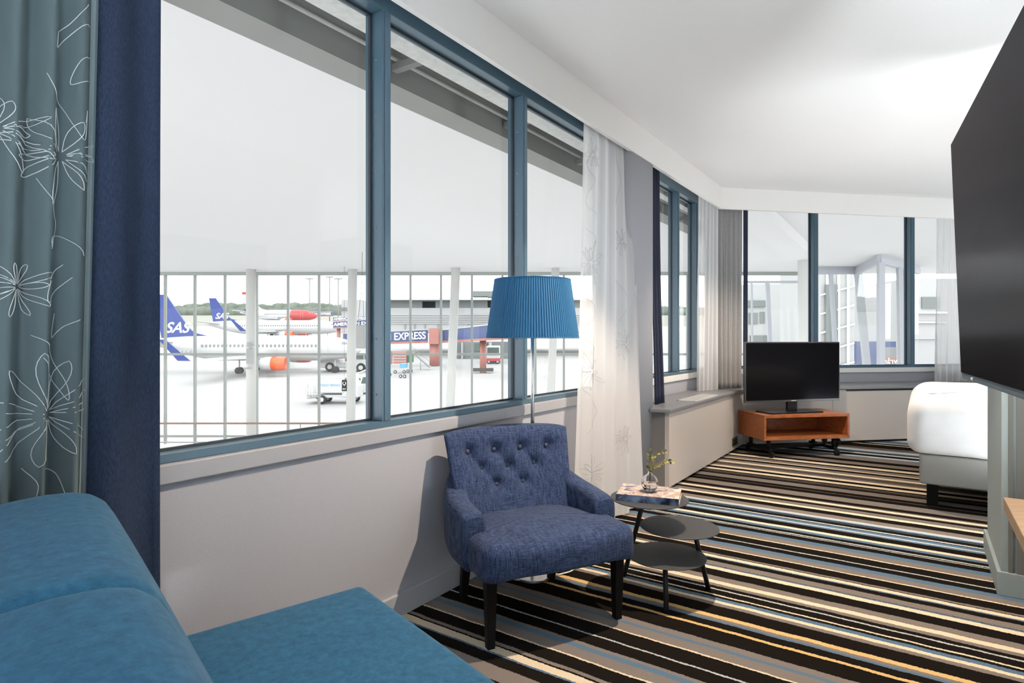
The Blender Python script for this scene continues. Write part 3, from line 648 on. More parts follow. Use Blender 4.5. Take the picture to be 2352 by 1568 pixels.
# armrests: swept rounded section curling from the back corners forward
def arm(sgn):
    path=[(.245,.515),(.285,.455),(.308,.37),(.320,.29),(.322,.21),(.320,.150),(.318,.118)]; tops=[.60,.565,.535,.518,.508,.500,.488]
    n=len(path); nn=40
    def interp(arr,t):
        x=t*(len(arr)-1); i=min(int(x),len(arr)-2); f=x-i
        p0=arr[max(i-1,0)]; p1=arr[i]; p2=arr[i+1]; p3=arr[min(i+2,len(arr)-1)]
        def cr(a,b,c,d): return .5*((2*b)+(-a+c)*f+(2*a-5*b+4*c-d)*f*f+(-a+3*b-3*c+d)*f**3)
        return cr(p0,p1,p2,p3) if not isinstance(p0,tuple) else tuple(cr(p0[k],p1[k],p2[k],p3[k]) for k in range(2))
    sec=24; rings=[]
    for q in range(nn+1):
        t=q/nn; p=interp(path,t); p2=interp(path,min(1,t+.01)); p1=interp(path,max(0,t-.01)); d_=V(p2[0]-p1[0],p2[1]-p1[1]); d_.normalize(); nrm=V(d_.y,-d_.x)
        if nrm.x<0: nrm=-nrm     # outward (away from the chair's middle)
        w=.050; top=interp(tops,t); bot=.262; endf=1. if t<.93 else math.sqrt(max(0,1-((t-.93)/.07)**2))*.25+.75
        ring=[]
        for k in range(sec):
            a=2*PI*k/sec; cs,sn=math.cos(a),math.sin(a); ex=.42
            lx=math.copysign(abs(cs)**ex,cs)*w*endf; lz=math.copysign(abs(sn)**.5,sn)
            z=(top+bot)/2+lz*((top-bot)/2-(1-endf)*.02)
            ox=lx*(1+.12*(z-bot)/(top-bot))
            ring.append(V(sgn*(p[0]+nrm.x*ox),p[1]+nrm.y*ox,z))
        rings.append(ring)
    mb=MB(); vs=[v for r_ in rings for v in r_]
    fs=[(i*sec+k,i*sec+(k+1)%sec,(i+1)*sec+(k+1)%sec,(i+1)*sec+k) for i in range(nn) for k in range(sec)]
    mb.add(vs,fs,True); mb.add(rings[0],[list(range(sec))]); mb.add(rings[-1],[list(range(sec))])
    a_=mb.build('armrest','slub',ch)
    # piping seam on the front panel
    mb=MB(); fr=rings[-4]; mb.tube([p for p in fr]+[fr[0]],.0022,5,False); mb.build('piping','slub',a_)
    return a_
arm(1); arm(-1)
for x,y,tx,ty in ((-.300,.0,0,0),(.300,.0,0,0),(-.235,.485,-.0,.06),(.235,.485,.0,.06)):
    mb=MB(); w=.023; w2=.016; zt=.285
    vs=[(x-w,y-w-ty,zt),(x+w,y-w-ty,zt),(x+w,y+w-ty,zt),(x-w,y+w-ty,zt),(x-w2,y-w2,0),(x+w2,y-w2,0),(x+w2,y+w2,0),(x-w2,y+w2,0)]
    mb.add(vs,[(0,1,2,3),(7,6,5,4),(0,4,5,1),(1,5,6,2),(2,6,7,3),(3,7,4,0)]); mb.build('leg','woodleg',ch,bevel=.003)

# ------------------------------------------------------------------ floor lamp
LY=3.07; lx=(1223-1176)/F*LY
lm=empty('floor_lamp',(lx,LY,0),label='floor lamp with pleated blue shade on a slim chrome pole behind the armchair',cat='floor lamp')
mb=MB(); mb.lathe([(.11,0),(.11,.010),(.105,.012),(.02,.014),(.012,.03)],(0,0,0),48,sm=False); mb.build('base','chrome',lm)
mb=MB(); mb.tube([(0,0,.02),(0,0,1.0),(0,0,1.45)],.0095,14); mb.build('pole','chrome',lm)
zb,zt=EYE+.003,EYE+(777-643)/F*LY; rb,rt=.238,.195
mb=MB(); SEG=110*4
def shade(k,z,dr):
    f=(z-zb)/(zt-zb); r=rb+(rt-rb)*f; a=2*PI*k/SEG; ple=.0022*(1 if (k//2)%2 else -1) if 0<f<1 else 0
    return V((r+ple+dr)*math.cos(a),(r+ple+dr)*math.sin(a),z)
zs=[zb,zb+.004]+[zb+.004+(zt-zb-.008)*i/6 for i in range(1,7)]+[zt]
vs=[shade(k,z,0) for z in zs for k in range(SEG)]; nz_=len(zs)
mb.add(vs,[(i*SEG+k,i*SEG+(k+1)%SEG,(i+1)*SEG+(k+1)%SEG,(i+1)*SEG+k) for i in range(nz_-1) for k in range(SEG)],False); shd=mb.build('lamp_shade','shade',lm)
for z,r_ in ((zb,rb+.001),(zt,rt+.001)): mb=MB(); mb.tube([(r_*math.cos(2*PI*k/64),r_*math.sin(2*PI*k/64),z) for k in range(65)],.0028,6,False); mb.build('shade_ring','shade',shd)
mb=MB()
for k in range(3): mb.tube([(0,0,zt-.05),(rt*math.cos(2*PI*k/3),rt*math.sin(2*PI*k/3),zt-.01)],.002,6)
mb.build('shade_holder','chrome',shd)
mb=MB(); mb.sphere((0,0,1.42),.03,14,10,(1,1,1.3)); mb.build('bulb','paper',lm)
# its flex on the floor
c0=V(lx,LY,0)
mb=MB(); pts=[]; raw=[fpt(x,y,.006) for x,y in ((1180,1330),(1205,1333),(1232,1330),(1222,1322),(1198,1326),(1212,1334),(1245,1326),(1262,1318),(1240,1317),(1262,1322),(1288,1319),(1310,1312),(1322,1302),(1318,1290))]
for i in range(len(raw)-1):
    p0,p1,p2,p3=raw[max(i-1,0)],raw[i],raw[i+1],raw[min(i+2,len(raw)-1)]
    for f in (0,.25,.5,.75): q=((2*p1)+(p2-p0)*f+(2*p0-5*p1+4*p2-p3)*f*f+(3*p1-p0-3*p2+p3)*f**3)*.5; q.z=.006+.003*math.sin(i*1.7+f*1.5)**2; pts.append(q)
mb.tube(pts,.004,6); tag(mb.build('power_cord','cord'),'white lamp flex coiled on the carpet under the armchair','cable')

# ------------------------------------------------------------------ three-tier side table
tb=empty('side_table',(.72,2.80,0),label='charcoal metal side table with three staggered round trays beside the armchair',cat='side table'); T=Matrix.Translation(V(-.72,-2.80,0))
discs=[(.651,2.82,.464),(.792,2.816,.331),(.724,2.79,.205)]
for x,y,z in discs:
    mb=MB(); mb.lathe([(0,z-.006),(.178,z-.006),(.1815,z-.004),(.1815,z-.001),(.180,z),(0,z)],(x,y,0),96,sm=False); mb.build('tray','tbltop',tb,T)
legs=[((.577,3.06,0),(.642,2.875,.459)),((.957,2.896,0),(.862,2.83,.326)),((.691,2.662,0),(.693,2.69,.20))]
for a,b in legs:
    mb=MB(); mb.tube([a,b],.0115,14); mb.build('leg','tblmetal',tb,T)
# book
bd=V(.943,-.332,0); bn=V(.332,.943,0); b0=V(.485,2.772,.4642); W_,D_,H_=.283,.215,.031
bkx=empty('book',tuple(b0),label='thick photo-cover book lying on the top tray of the side table',cat='book'); T=Matrix.Translation(-b0)
def BF(a,b,c): return b0+bd*a+bn*b+V(0,0,c)
mb=MB(); mb.fbox(BF,(.004,.004,.002),(W_-.004,D_-.003,H_-.002)); mb.build('pages','pages',bkx,T)
mb=MB(); mb.fbox(BF,(0,0,H_-.002),(W_,D_,H_)); mb.fbox(BF,(0,0,0),(W_,D_,.002)); mb.build('cover','cover',bkx,T)
mb=MB(); mb.fbox(BF,(0,-.001,0),(W_,.004,H_)); sp=mb.build('spine','spine',bkx,T)
mt=T@axes(BF(.12,-.0015,H_*.5),bd,V(0,0,1),-bn); text('spine_lettering','STOCKHOLM',.011,'ltgrey',sp,mt,.0002) if False else None
mb=MB()
for k in range(4): mb.bar(tuple(BF(.011+.003*k,-.0015,.010+.002*k)),tuple(BF(.017+.003*k,-.0015,.018+.002*k)),.0009,.0006,up=-bn)
mb.build('spine_mark','ltgrey',sp,T)
# vase with sprigs
vx,vy,vz=.652,2.812,.4642+.031+.0005
va=empty('vase',(vx,vy,vz),label='small round clear glass bud vase with water, standing on the book',cat='vase')
prof=[(.001,0),(.016,.0),(.020,.001)]+[(.041*math.sin(a),.042-.041*math.cos(a)) for a in [R(30+i*6) for i in range(1,22)]]+[(.0095,.088),(.0095,.096),(.0120,.101)]
inn=[(r-.0016 if r>.003 else 0.001,z+(.0025 if z<.02 else 0)) for r,z in prof if r>.0]; inn=inn[::-1]
mb=MB(); mb.lathe(prof+inn,(0,0,0),40); mb.build('vase_body','glass',va)
wp=[(r-.0018,z+.003) for r,z in prof if z<.042]; mb=MB(); mb.lathe([(.001,.0035)]+[(max(r,.001),z) for r,z in wp]+[(.001,wp[-1][1])],(0,0,0),36); mb.build('water','water',va)
sg_=empty('leaf_sprig',(vx,vy,vz),label='yellow-green leafy sprigs standing in the glass bud vase',cat='plant')
rg=random.Random(11)
def leaf(mb,base,dirv,ln,wd):
    dirv=dirv.normalized(); s_=dirv.cross(V(rg.uniform(-1,1),rg.uniform(-1,1),rg.uniform(-.3,1))); s_.normalize(); nrm=dirv.cross(s_)
    prof_=[(0,0),(.18,.55),(.42,1),(.7,.75),(1,0)]; vs=[]
    for a,b in prof_:
        c=base+dirv*ln*a-nrm*ln*.12*a*a; vs+= [c+s_*wd*b,c+nrm*wd*.25,c-s_*wd*b]
    fs=[]
    for i in range(4):
        for k in range(2): fs.append((i*3+k,i*3+k+1,(i+1)*3+k+1,(i+1)*3+k))
    mb.add(vs,fs,True)
px=lambda x,y: ypt(x,y,vy)-V(vx,vy,vz)
twigs=[[px(1494,1106),px(1492,1082),px(1488,1060),px(1489,1045),px(1490,1034)],[px(1491,1110),px(1494,1082),px(1500,1062),px(1504,1049),px(1516,1041),px(1535,1038)],[px(1490,1112),px(1495,1082),px(1503,1072),px(1518,1064),px(1534,1057),px(1541,1060)]]
stem=MB(); la=MB(); lb=MB()
for ti,tw_ in enumerate(twigs):
    tw_=[p+V(0,(-.012,.010,.0)[ti]*i*.5,0) for i,p in enumerate(tw_)]
    stem.tube(tw_,.0013,6,True,.0007)
    for i in range(2,len(tw_)):
        for f in (.0,.35,.7):
            p=tw_[i-1].lerp(tw_[i],f); d_=(tw_[i]-tw_[i-1]).normalized()
            for sgn in (-1,1):
                side=d_.cross(V(0,-1,0))*sgn+V(0,rg.uniform(-.6,.6),0)
                leaf(lb if rg.random()<.35 else la,p,d_*.8+side*.7,rg.uniform(.013,.021),.0032 if rg.random()<.5 else .0045)
    leaf(la,tw_[-1],tw_[-1]-tw_[-2],.02,.004)
stem.build('stem','stem',sg_); la.build('leaves','leafA',sg_); tag(lb.build('dark_leaves','leafB',sg_),'darker green leaves')

# ------------------------------------------------------------------ sofa (teal), turned to the room
SO=V(-.878,1.52,0); sa=V(.64,-.768,0).normalized(); sb=V(.768,.64,0).normalized()
so=empty('sofa',tuple(SO),math.atan2(sb.y,sb.x),label='teal blue upholstered sofa with a deep seat at the lower left',cat='sofa')
# local x = depth away from the back (sb), local y = -(along sofa)
mb=MB(); mb.pillow(rrect(-.02,-2.0,.545,.02,.035,5,10),.285,.45,.035,.004,.02,fill=4); mb.build('seat_cushion','teal',so)
mb=MB(); mb.pillow(rrect(-.40,-2.0,.52,.025,.03,4,10),.08,.285,.01,0,.01,fill=3); mb.build('sofa_base','teal',so)
def backc(y0,y1):
    mb=MB(); n=48; prof_=[]
    # cross-section: front face leaning back, rounded top
    sec=[(.02,.44),(.0,.52),(-.035,.62),(-.085,.73),(-.118,.80),(-.138,.835),(-.165,.856),(-.20,.866),(-.26,.868),(-.33,.860),(-.375,.838),(-.395,.80),(-.40,.70),(-.40,.44)]
    def fn(u,v):
        k=u*(len(sec)-1); i=min(int(k),len(sec)-2); f=k-i; x=sec[i][0]*(1-f)+sec[i+1][0]*f; z=sec[i][1]*(1-f)+sec[i+1][1]*f
        e=min(v,1-v)*abs(y1-y0)/.035; q=1 if e>=1 else math.sqrt(max(0,1-(1-e)**2)); sh_=.022*(1-q)
        cx,cz=-.2,.6; d_=V(x-cx,z-cz); l_=d_.length; d_.normalize(); x-=d_.x*sh_; z-=d_.y*sh_
        return V(x,y0+(y1-y0)*v,z)
    vv=[0,.002,.006,.012,.02,.03,.045]; vv=vv+[.045+(.91)*k/16 for k in range(1,16)]+[1-v for v in reversed(vv)]
    us=[k/45 for k in range(46)]; vs=[fn(u,v) for v in vv for u in us]; nu=46
    mb.add(vs,[(j*nu+i,j*nu+i+1,(j+1)*nu+i+1,(j+1)*nu+i) for j in range(len(vv)-1) for i in range(nu-1)],True)
    mb.add([fn(u,0) for u in us],[list(range(nu))]); mb.add([fn(u,1) for u in us],[list(range(nu))])
    mb.build('back_cushion','teal',so)
backc(.0,-.68); backc(-.685,-1.37); backc(-1.375,-2.0)
for x,y in ((.47,-.03),(.47,-1.92),(-.33,-.03),(-.33,-1.92)):
    mb=MB(); mb.lathe([(.02,0),(.026,.08)],(x,y,0),14); mb.build('leg','woodleg',so)

# ------------------------------------------------------------------ trolley + small television
kx=V(.985,.172,0).normalized(); ky=V(-kx.y,kx.x,0); k0=V(2.555,6.02,0); Wc,Dc,za,zb_=.975,.48,.183,.44
tr=empty('tv_trolley',tuple(k0),label='cherry wood open-front trolley on black castors in the bay corner',cat='trolley'); T=Matrix.Translation(-k0)
K=lambda a,b,c: k0+kx*a+ky*b+V(0,0,c)
t_=.03
for nm,lo,hi in (('top_panel',(0,0,zb_-t_),(Wc,Dc,zb_)),('bottom_panel',(0,0,za),(Wc,Dc,za+t_)),('side_panel',(0,0,za+t_),(t_*.8,Dc,zb_-t_)),('side_panel',(Wc-t_*.8,0,za+t_),(Wc,Dc,zb_-t_)),('back_panel',(t_,Dc-.015,za+t_),(Wc-t_,Dc,zb_-t_))):
    mb=MB(); mb.fbox(K,lo,hi); mb.build(nm,'cherry',tr,T,bevel=.002)
mb=MB(); mb.bar(tuple(K(.10,.05,.075)),tuple(K(.10,.44,.075)),.05,.03); mb.bar(tuple(K(.85,.05,.075)),tuple(K(.85,.44,.075)),.05,.03); mb.bar(tuple(K(.10,.25,.075)),tuple(K(.85,.25,.075)),.06,.03)
for x,y in ((.10,.40),(.85,.40),(.10,.08),(.85,.08)): mb.tube([K(x,y,.08),K(x,y,za)],.02,12)
mb.build('undercarriage','black',tr,T)
for x,y,a in ((.10,.03,.4),(.85,.03,.9),(.10,.44,.2),(.85,.44,1.2)):
    c=K(x,y,.032); mb=MB(); Zx=(kx*math.cos(a)+ky*math.sin(a)); mb.lathe([(.006,-.017),(.029,-.017),(.032,-.012),(.032,.012),(.029,.017),(.006,.017)],tuple(c),22,X=V(0,0,1),Y=Zx.cross(V(0,0,1)),Z=Zx); w_=mb.build('castor','black',tr,T)
    mb=MB(); mb.box(c+V(0,0,.028),(.05,.045,.006),Zx); mb.box(c+V(0,0,.012)+Zx*.022,(.004,.03,.04),Zx,Zx.cross(V(0,0,1))*-1); mb.tube([c+V(0,0,.03),c+V(0,0,.045)],.008,10); mb.build('castor_fork','black',w_,T)
for x,y,r_ in ((.905,.10,.040),(.76,.10,.028)):
    c=K(x,y,.135 if r_>.03 else .155); mb=MB(); mb.sphere(tuple(c),r_,18,12); mb.tube([c,V(c.x,c.y,.08)],.012,10); mb.build('ball_joint','black',tr,T)
# small television
va_=ypt(1712,785,6.13); vb_=ypt(1929.5,787,6.42); X=(V(vb_.x,vb_.y,0)-V(va_.x,va_.y,0)); Wt=X.length; X.normalize(); Yb=V(-X.y,X.x,0)
zt_=va_.z; zbm=EYE-(925.5-HY)/F*6.13; o=V(va_.x,va_.y,0)
tv=empty('television',(o+X*Wt/2+V(0,0,zb_)).to_tuple(),label='flat television on the cherry wood trolley',cat='television'); T=Matrix.Translation(-tv.location)
Q=lambda a,b,c: o+X*a+Yb*b+V(0,0,c)
mb=MB(); mb.fbox(Q,(0,.004,zbm),(Wt,.035,zt_)); mb.fbox(Q,(.2,.035,zbm+.08),(Wt-.2,.07,zt_-.15)); bz=mb.build('housing','darkbezel',tv,T,bevel=.003)
mb=MB(); mb.fbox(Q,(.012,.001,zbm+.022),(Wt-.012,.006,zt_-.012)); mb.build('screen','screen',tv,T)
mb=MB(); mb.fbox(Q,(Wt/2-.06,.02,zb_+.014),(Wt/2+.06,.05,zbm+.04)); mb.build('stand_neck','black',tv,T,bevel=.004)
mb=MB(); c=Q(Wt/2-.03,.03,zb_); mb.pillow(rrect(-.33,-.13,.33,.13,.03),0.0006,.014,.006,.004,.002,tf=lambda x,y,z:tuple(c+X*x+Yb*y+V(0,0,z))); mb.build('stand_base','black',tv,T)
mb=MB(); mb.fbox(Q,(Wt/2-.03,.0,zbm+.006),(Wt/2+.03,.004,zbm+.014)); mb.build('badge','ltgrey',bz,T)
# ------------------------------------------------------------------ large hung television, tilted
TA=R(29.6); tX=V(-math.sin(TA),-math.cos(TA),0); tN=V(-math.cos(TA),math.sin(TA),0)   # along (towards viewer), facing the room
Yt=2.10; c0=V((2207-1176)/F*Yt,Yt,0); zbt=EYE-(868-HY)/F*Yt; Ht=.835
tup=(V(0,0,Ht)+tN*.030).normalized(); tNn=tX.cross(tup); 
if tNn.dot(tN)<0: tNn=-tNn
o=c0+V(0,0,zbt)
bt=empty('television',tuple(o),label='large black flat-screen television hung on an arm at the right edge',cat='television'); T=Matrix.Translation(-o)
G=lambda a,b,c: o+tX*a-tNn*b+tup*c
Lt=1.46
mb=MB(); mb.fbox(G,(0,.003,0),(Lt,.035,Ht)); mb.fbox(G,(.2,.035,.1),(Lt-.2,.06,Ht-.2)); bz=mb.build('bezel','tvframe',bt,T,bevel=.003)
mb=MB(); mb.fbox(G,(.007,0,.021),(Lt-.007,.004,Ht-.008)); mb.build('screen','screen2',bt,T)
mb=MB(); mb.fbox(G,(.20,-.0005,.006),(.235,.004,.014)); mb.build('badge','ltgrey',bz,T)
cx=G(Lt/2,.06,Ht/2); wallp=nL*.79+dL*cx.dot(dL)+V(0,0,cx.z)
mb=MB(); mb.bar(tuple(cx),tuple(wallp),.05,.05); mb.box(cx,(.3,.02,.3),tX,tNn,tup); mb.build('wall_arm','black',bt,T)
# desk on the right wall
ds=1.0; f0=V(1.55,1.875,0); sE=f0.dot(dL); nE=f0.dot(nL)
dk=empty('desk',tuple(f0),label='pale oak desk top at the right edge below the large television',cat='desk'); T=Matrix.Translation(-f0)
DF=lambda a,b,c: dL*a+nL*b+V(0,0,c)
mb=MB(); mb.fbox(DF,(sE-1.5,nE,.68),(sE,.799,.72)); mb.build('desk_top','oak',dk,T,bevel=.002)
mb=MB(); mb.fbox(DF,(sE-1.48,nE+.1,0),(sE-1.44,.79,.68)); mb.build('side_panel','oak',dk,T,bevel=.002)
mb=MB(); mb.fbox(DF,(sE-.35,.77,.55),(sE-.05,.799,.68)); mb.build('wall_bracket','black',dk,T)

# ------------------------------------------------------------------ bed
bl=fpt(2134,1158); ba=R(60); bX=V(math.sin(ba),-math.cos(ba)*1.0,0); bX=nL.copy(); bY=V(-bX.y,bX.x,0)
o=bl+bX*(-.06)+bY*(-.05)
bd_=empty('bed',tuple(o),math.atan2(bX.y,bX.x),label='bed with white duvet on a grey upholstered base behind the partition',cat='bed')
Lb,Wb=2.0,1.6
mb=MB(); mb.pillow(rrect(0,0,Lb,Wb,.03,4,8),.155,.37,.015,0,.015,fill=3); mb.build('bed_base','bedbase',bd_)
mb=MB(); mb.pillow(rrect(.01,.01,Lb-.01,Wb-.01,.05,4,8),.372,.60,.04,0,.03,fill=3); mb.build('mattress','duvet',bd_)
def dv(x,y,z):
    return (x,y,z+.008*math.sin(x*9+y*3)*(1 if z<.45 else .3))
mb=MB(); ol=rrect(-.075,-.065,Lb+.05,Wb+.08,.12,8,12); mb.pillow(ol,.375,.815,.16,.02,.09,tf=dv,rings=10,fill=8); mb.build('duvet','duvet',bd_)
for x,y in ((.08,.06),(Lb-.08,.06),(.08,Wb-.06),(Lb-.08,Wb-.06)):
    mb=MB(); mb.bb((x-.035,y-.035,0),(x+.035,y+.035,.156)); mb.build('leg','woodleg',bd_)

# ================================================================== OUTSIDE: terminal hall
ZH=EYE+2.9; FY=26.0
def hall(name,label,cat,mbs,kind='structure'):
    pass
mb=MB(); mb.bb((-34,-6,ZH),(40,FY+.6,ZH+.3)); tag(mb.build('ceiling_hall','hallceil'),'broad white ceiling of the terminal hall outside the windows','ceiling',kind='structure')
mb=MB(); mb.bb((-34,-6,EYE-4.8),(40,FY+.6,EYE-4.6)); tag(mb.build('floor_hall','hallfloor'),'white lower floor of the terminal hall','floor',kind='structure')
# soffit, service recess and beam above the window
def strip(o0,o1,z0,z1,a0=-4,a1=9.2):
    mb.fbox(LF,(a0,o0,z0),(a1,o1,z1))
SZ=EYE+1.53
mb=MB(); strip(.13,.40,SZ,SZ+.3,-4,4.62); strip(.37,.46,SZ,SZ+.3,4.62,9.2); tag(mb.build('trim_6','concrete'),'pale concrete soffit just outside the long window','soffit',kind='structure')
mb=MB(); strip(.72,.93,SZ,SZ+.35); tag(mb.build('trim_7','beam'),'grey steel edge beam outside the long window','beam',kind='structure')
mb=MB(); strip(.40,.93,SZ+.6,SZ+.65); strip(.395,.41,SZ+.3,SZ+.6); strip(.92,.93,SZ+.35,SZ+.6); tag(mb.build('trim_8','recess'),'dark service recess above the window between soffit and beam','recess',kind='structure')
for k,(o_,z,r_,m_) in enumerate(((.50,SZ+.20,.022,'ltgrey'),(.56,SZ+.25,.014,'duct'),(.61,SZ+.22,.010,'duct'),(.665,SZ+.12,.012,'ltgrey'))):
    mb=MB(); mb.tube([LF(-3,o_,z),LF(3.6,o_,z),LF(9,o_,z)],r_,10)
    p=mb.build('service_pipe',m_); tag(p,['widest pale pipe in the recess above the window','thin pipe beside the widest pipe in the recess','thinnest pipe at the middle of the recess','pale conduit nearest the grey edge beam'][k],'pipe','pipes in the recess above the window')
for k,a in enumerate((.2,1.35,2.5,3.65,4.8)):
    mb=MB(); mb.fbox(LF,(a,.43,SZ+.06),(a+.05,.70,SZ+.10)); p=mb.build('pipe_bracket','greyx'); tag(p,'dark bracket crossing the service recess above the window','bracket','brackets crossing the service recess')
# facade
fx=lambda x,Y=FY: (x-1176)/F*Y
FXL,FXR=-30.,fx(1862)
fc=empty('glass_facade',(0,FY,0),label='tall glass curtain wall of the terminal hall with thin grey mullions',cat='glass facade'); T=Matrix.Translation(V(0,-FY,0))
base_x=[380-71*k for k in range(1,18)][::-1]+[380,448,517,590,662,733,804,873,943,1013,1084,1154,1230,1295,1366,1437,1508,1579,1650,1700]
for x in base_x:
    X_=fx(x)
    mb=MB(); mb.bb((X_-.045,FY-.06,EYE-4.6),(X_+.045,FY+.06,ZH)); mb.build('mullion','alu',fc,T)
mb=MB(); mb.bb((FXL,FY-.05,EYE-.74),(fx(1720),FY+.05,EYE-.64)); mb.build('transom','alu',fc,T)
mb=MB(); mb.bb((FXL,FY-.05,EYE-4.32),(fx(1720),FY+.05,EYE-4.22)); mb.build('transom','alu',fc,T)
mb=MB(); mb.bb((FXL,FY-.10,ZH-.14),(FXR,FY+.10,ZH)); mb.build('head_rail','alu',fc,T)
mb=MB(); mb.add([(FXL,FY+.02,EYE-4.6),(FXR,FY+.02,EYE-4.6),(FXR,FY+.02,ZH),(FXL,FY+.02,ZH)],[(0,1,2,3)]); mb.build('pane','pane',fc,T)
# fatter slanted mullions seen through the far window
for xt,xb,w in ((1758,1772,.16),(1722,1726,.05)):
    mb=MB(); mb.bar((fx(xt),FY-.2,ZH-.5),(fx(xb),FY-.2,EYE-4.0),w,.12,up=V(0,1,0)); mb.build('slanted_mullion','alu2',fc,T)
mb=MB(); mb.bb((fx(1705),FY-.25,ZH-.50),(fx(1840),FY-.1,ZH-.40)); mb.build('transom','alu2',fc,T)
# columns
for k,(xt,xb,Y,r_,lab) in enumerate(((576.5,577,25,.20,'white hall column carrying a small grey speaker'),(810,805,25,.19,'white hall column just left of the speaker hanging on wires'),(1047,1031,24.5,.185,'leaning white hall column in the middle window pane'),(1276,1262,24.5,.165,'leaning white hall column seen right of the lamp pole'))):
    a=ypt(xt,628,Y); b=ypt(xb,1000,Y); b=a+(b-a)*((a.z-(EYE-4.6))/(a.z-b.z)); a=V(a.x,a.y,ZH); 
    mb=MB(); mb.tube([b,a],r_,24); tag(mb.build('hall_column','column'),lab,'column','columns of the terminal hall')
a=ypt(1848,640,20); mb=MB(); mb.tube([(a.x,20,EYE-4.6),(a.x,20,ZH)],.21,24); tag(mb.build('hall_column','hallfloor'),'round white hall column seen through the far window','column','columns of the terminal hall')
mb=MB(); mb.bar((a.x,20,ZH-.14),(3.6,10.6,ZH-.14),.75,.28); tag(mb.build('ceiling_beam','hallceil'),'white beam running across the hall ceiling to the round column','beam')
# speaker + camera on the column, hanging box
c=ypt(574,818,24.7); mb=MB(); mb.box(c,(.22,.18,.62)); mb.box(c-V(.10,0,.5),(.30,.10,.08)); r0=mb.build('wall_speaker','ltgrey'); tag(r0,'slim grey loudspeaker clamped to the left hall column','loudspeaker')
c=ypt(574,791,24.7); mb=MB(); mb.box(c,(.16,.2,.18)); mb.bar(tuple(c),(c.x+.2,c.y,c.z-.03),.03,.03); tag(mb.build('camera','ltgrey'),'small camera high on the left hall column','camera')
c=ypt(829,773,20); mb=MB(); mb.box(c,(.30,.25,.80)); hb=mb.build('hanging_speaker','ltgrey',bevel=.04); tag(hb,'boxy grey loudspeaker hanging on wires near the first window mullion','loudspeaker')
mb=MB(); mb.tube([c+V(-.1,0,.4),c+V(.03,0,1.9),V(c.x+.04,c.y,ZH)],.008,6); mb.tube([c+V(.1,0,.4),c+V(.05,0,1.9)],.008,6); mb.tube([c+V(-.1,0,.4),c+V(-.1,0,.52)],.01,6); mb.build('wire','greyx',hb)
# railing
rl=empty('railing',(0,24.2,0),label='low railing with brown handrail before the glass facade',cat='railing'); T=Matrix.Translation(V(0,-24.2,0))
z=ypt(0,972,24.2).z
mb=MB(); mb.tube([(-26,24.2,z),(3.2,24.2,z)],.04,10); mb.build('handrail','handrail',rl,T)
for x in [449-241*k for k in range(2,0,-1)]+[449,690,931,1172]:
    mb=MB(); mb.tube([(fx(x,24.2),24.2,z),(fx(x,24.2),24.2,EYE-4.6)],.02,8); mb.build('post','alu',rl,T)
mb=MB(); mb.bb((-26,24.17,EYE-4.25),(3.2,24.23,EYE-4.20)); mb.build('bottom_rail','alu',rl,T)
for k in range(9):
    c=ypt(372+k*19.5,1018,23.0); mb=MB(); mb.lathe([(.10,0),(.10,.02),(.05,.03),(.05,.01)],(c.x,23.0,EYE-4.60+.002),14); tag(mb.build('floor_outlet','greyx'),'round grey air outlet in the hall floor before the facade','air outlet','row of air outlets in the hall floor')
# green defibrillator sign
c=ypt(791,885,24.0); r0=empty('hanging_sign',tuple(c),label='small dark hall sign with a white heart and arrow',cat='sign')
mb=MB(); mb.box((0,0,0),(.20,.03,.46)); mb.build('panel','signblk',r0)
mb=MB(); mb.lathe([(.055,0),(.055,.002)],(-.018,-.017,.09),16,X=V(1,0,0),Y=V(0,0,1),Z=V(0,-1,0)); mb.lathe([(.055,0),(.055,.002)],(.018,-.017,.09),16,X=V(1,0,0),Y=V(0,0,1),Z=V(0,-1,0)); mb.add([(-.07,-.018,.07),(.07,-.018,.07),(0,-.018,-.02)],[(0,1,2)]); mb.build('heart','paper',r0)
mb=MB(); mb.bar((-.05,-.018,-.14),(.06,-.018,-.14),.012,.03,up=V(0,0,1)); mb.add([(-.075,-.018,-.14),(-.03,-.018,-.10),(-.03,-.018,-.18)],[(0,1,2)]); mb.build('arrow','paper',r0)
mb=MB(); mb.tube([(0,0,.2),(0,0,ZH-c.z)],.006,6); mb.build('hanger','greyx',r0)
# projecting glass bay seen through the far window
by=empty('glass_bay',(fx(1980,18),18,0),label='zigzag projecting glass bay of the terminal seen through the far window',cat='glass bay'); T=Matrix.Translation(-by.location)
tops=[(1872,655.5,24),(1967,660,24),(2020,647,20.5),(2078,652,22.5),(2110,655,24)]
tp=[V(fx(x,Y),Y,ZH-.0) for x,y,Y in tops]
for i in range(4):
    a,b=tp[i],tp[i+1]; mb=MB(); mb.bar((a.x,a.y,ZH-.30+.09),(b.x,b.y,ZH-.30+.09),.14,.2); mb.bar((a.x,a.y,ZH-.05),(b.x,b.y,ZH-.05),.10,.12); mb.build('head_rail','alu2',by,T)
    mb=MB(); mb.add([(a.x,a.y,EYE-4.6),(b.x,b.y,EYE-4.6),(b.x,b.y,ZH),(a.x,a.y,ZH)],[(0,1,2,3)]); mb.build('pane','pane',by,T)
for (xt,xb,Y,w) in ((1905,1918,24,.12),(1968,1987,24,.26),(2019,2019,20.5,.20),(2062,2066,21.9,.16),(2080,2080,22.6,.26)):
    a=V(fx(xt,Y),Y-.1,ZH-.3); b=V(fx(xb,Y),Y-.1,EYE-(838-HY)/F*Y); d_=(b-a)*( (a.z-(EYE-4.6))/(a.z-b.z)); b=a+d_
    mb=MB(); mb.bar(tuple(a),tuple(b),w,.16,up=V(0,1,0)); mb.build('mullion','alu2',by,T)
for zq in (-.3,-.9,.9):
    pass
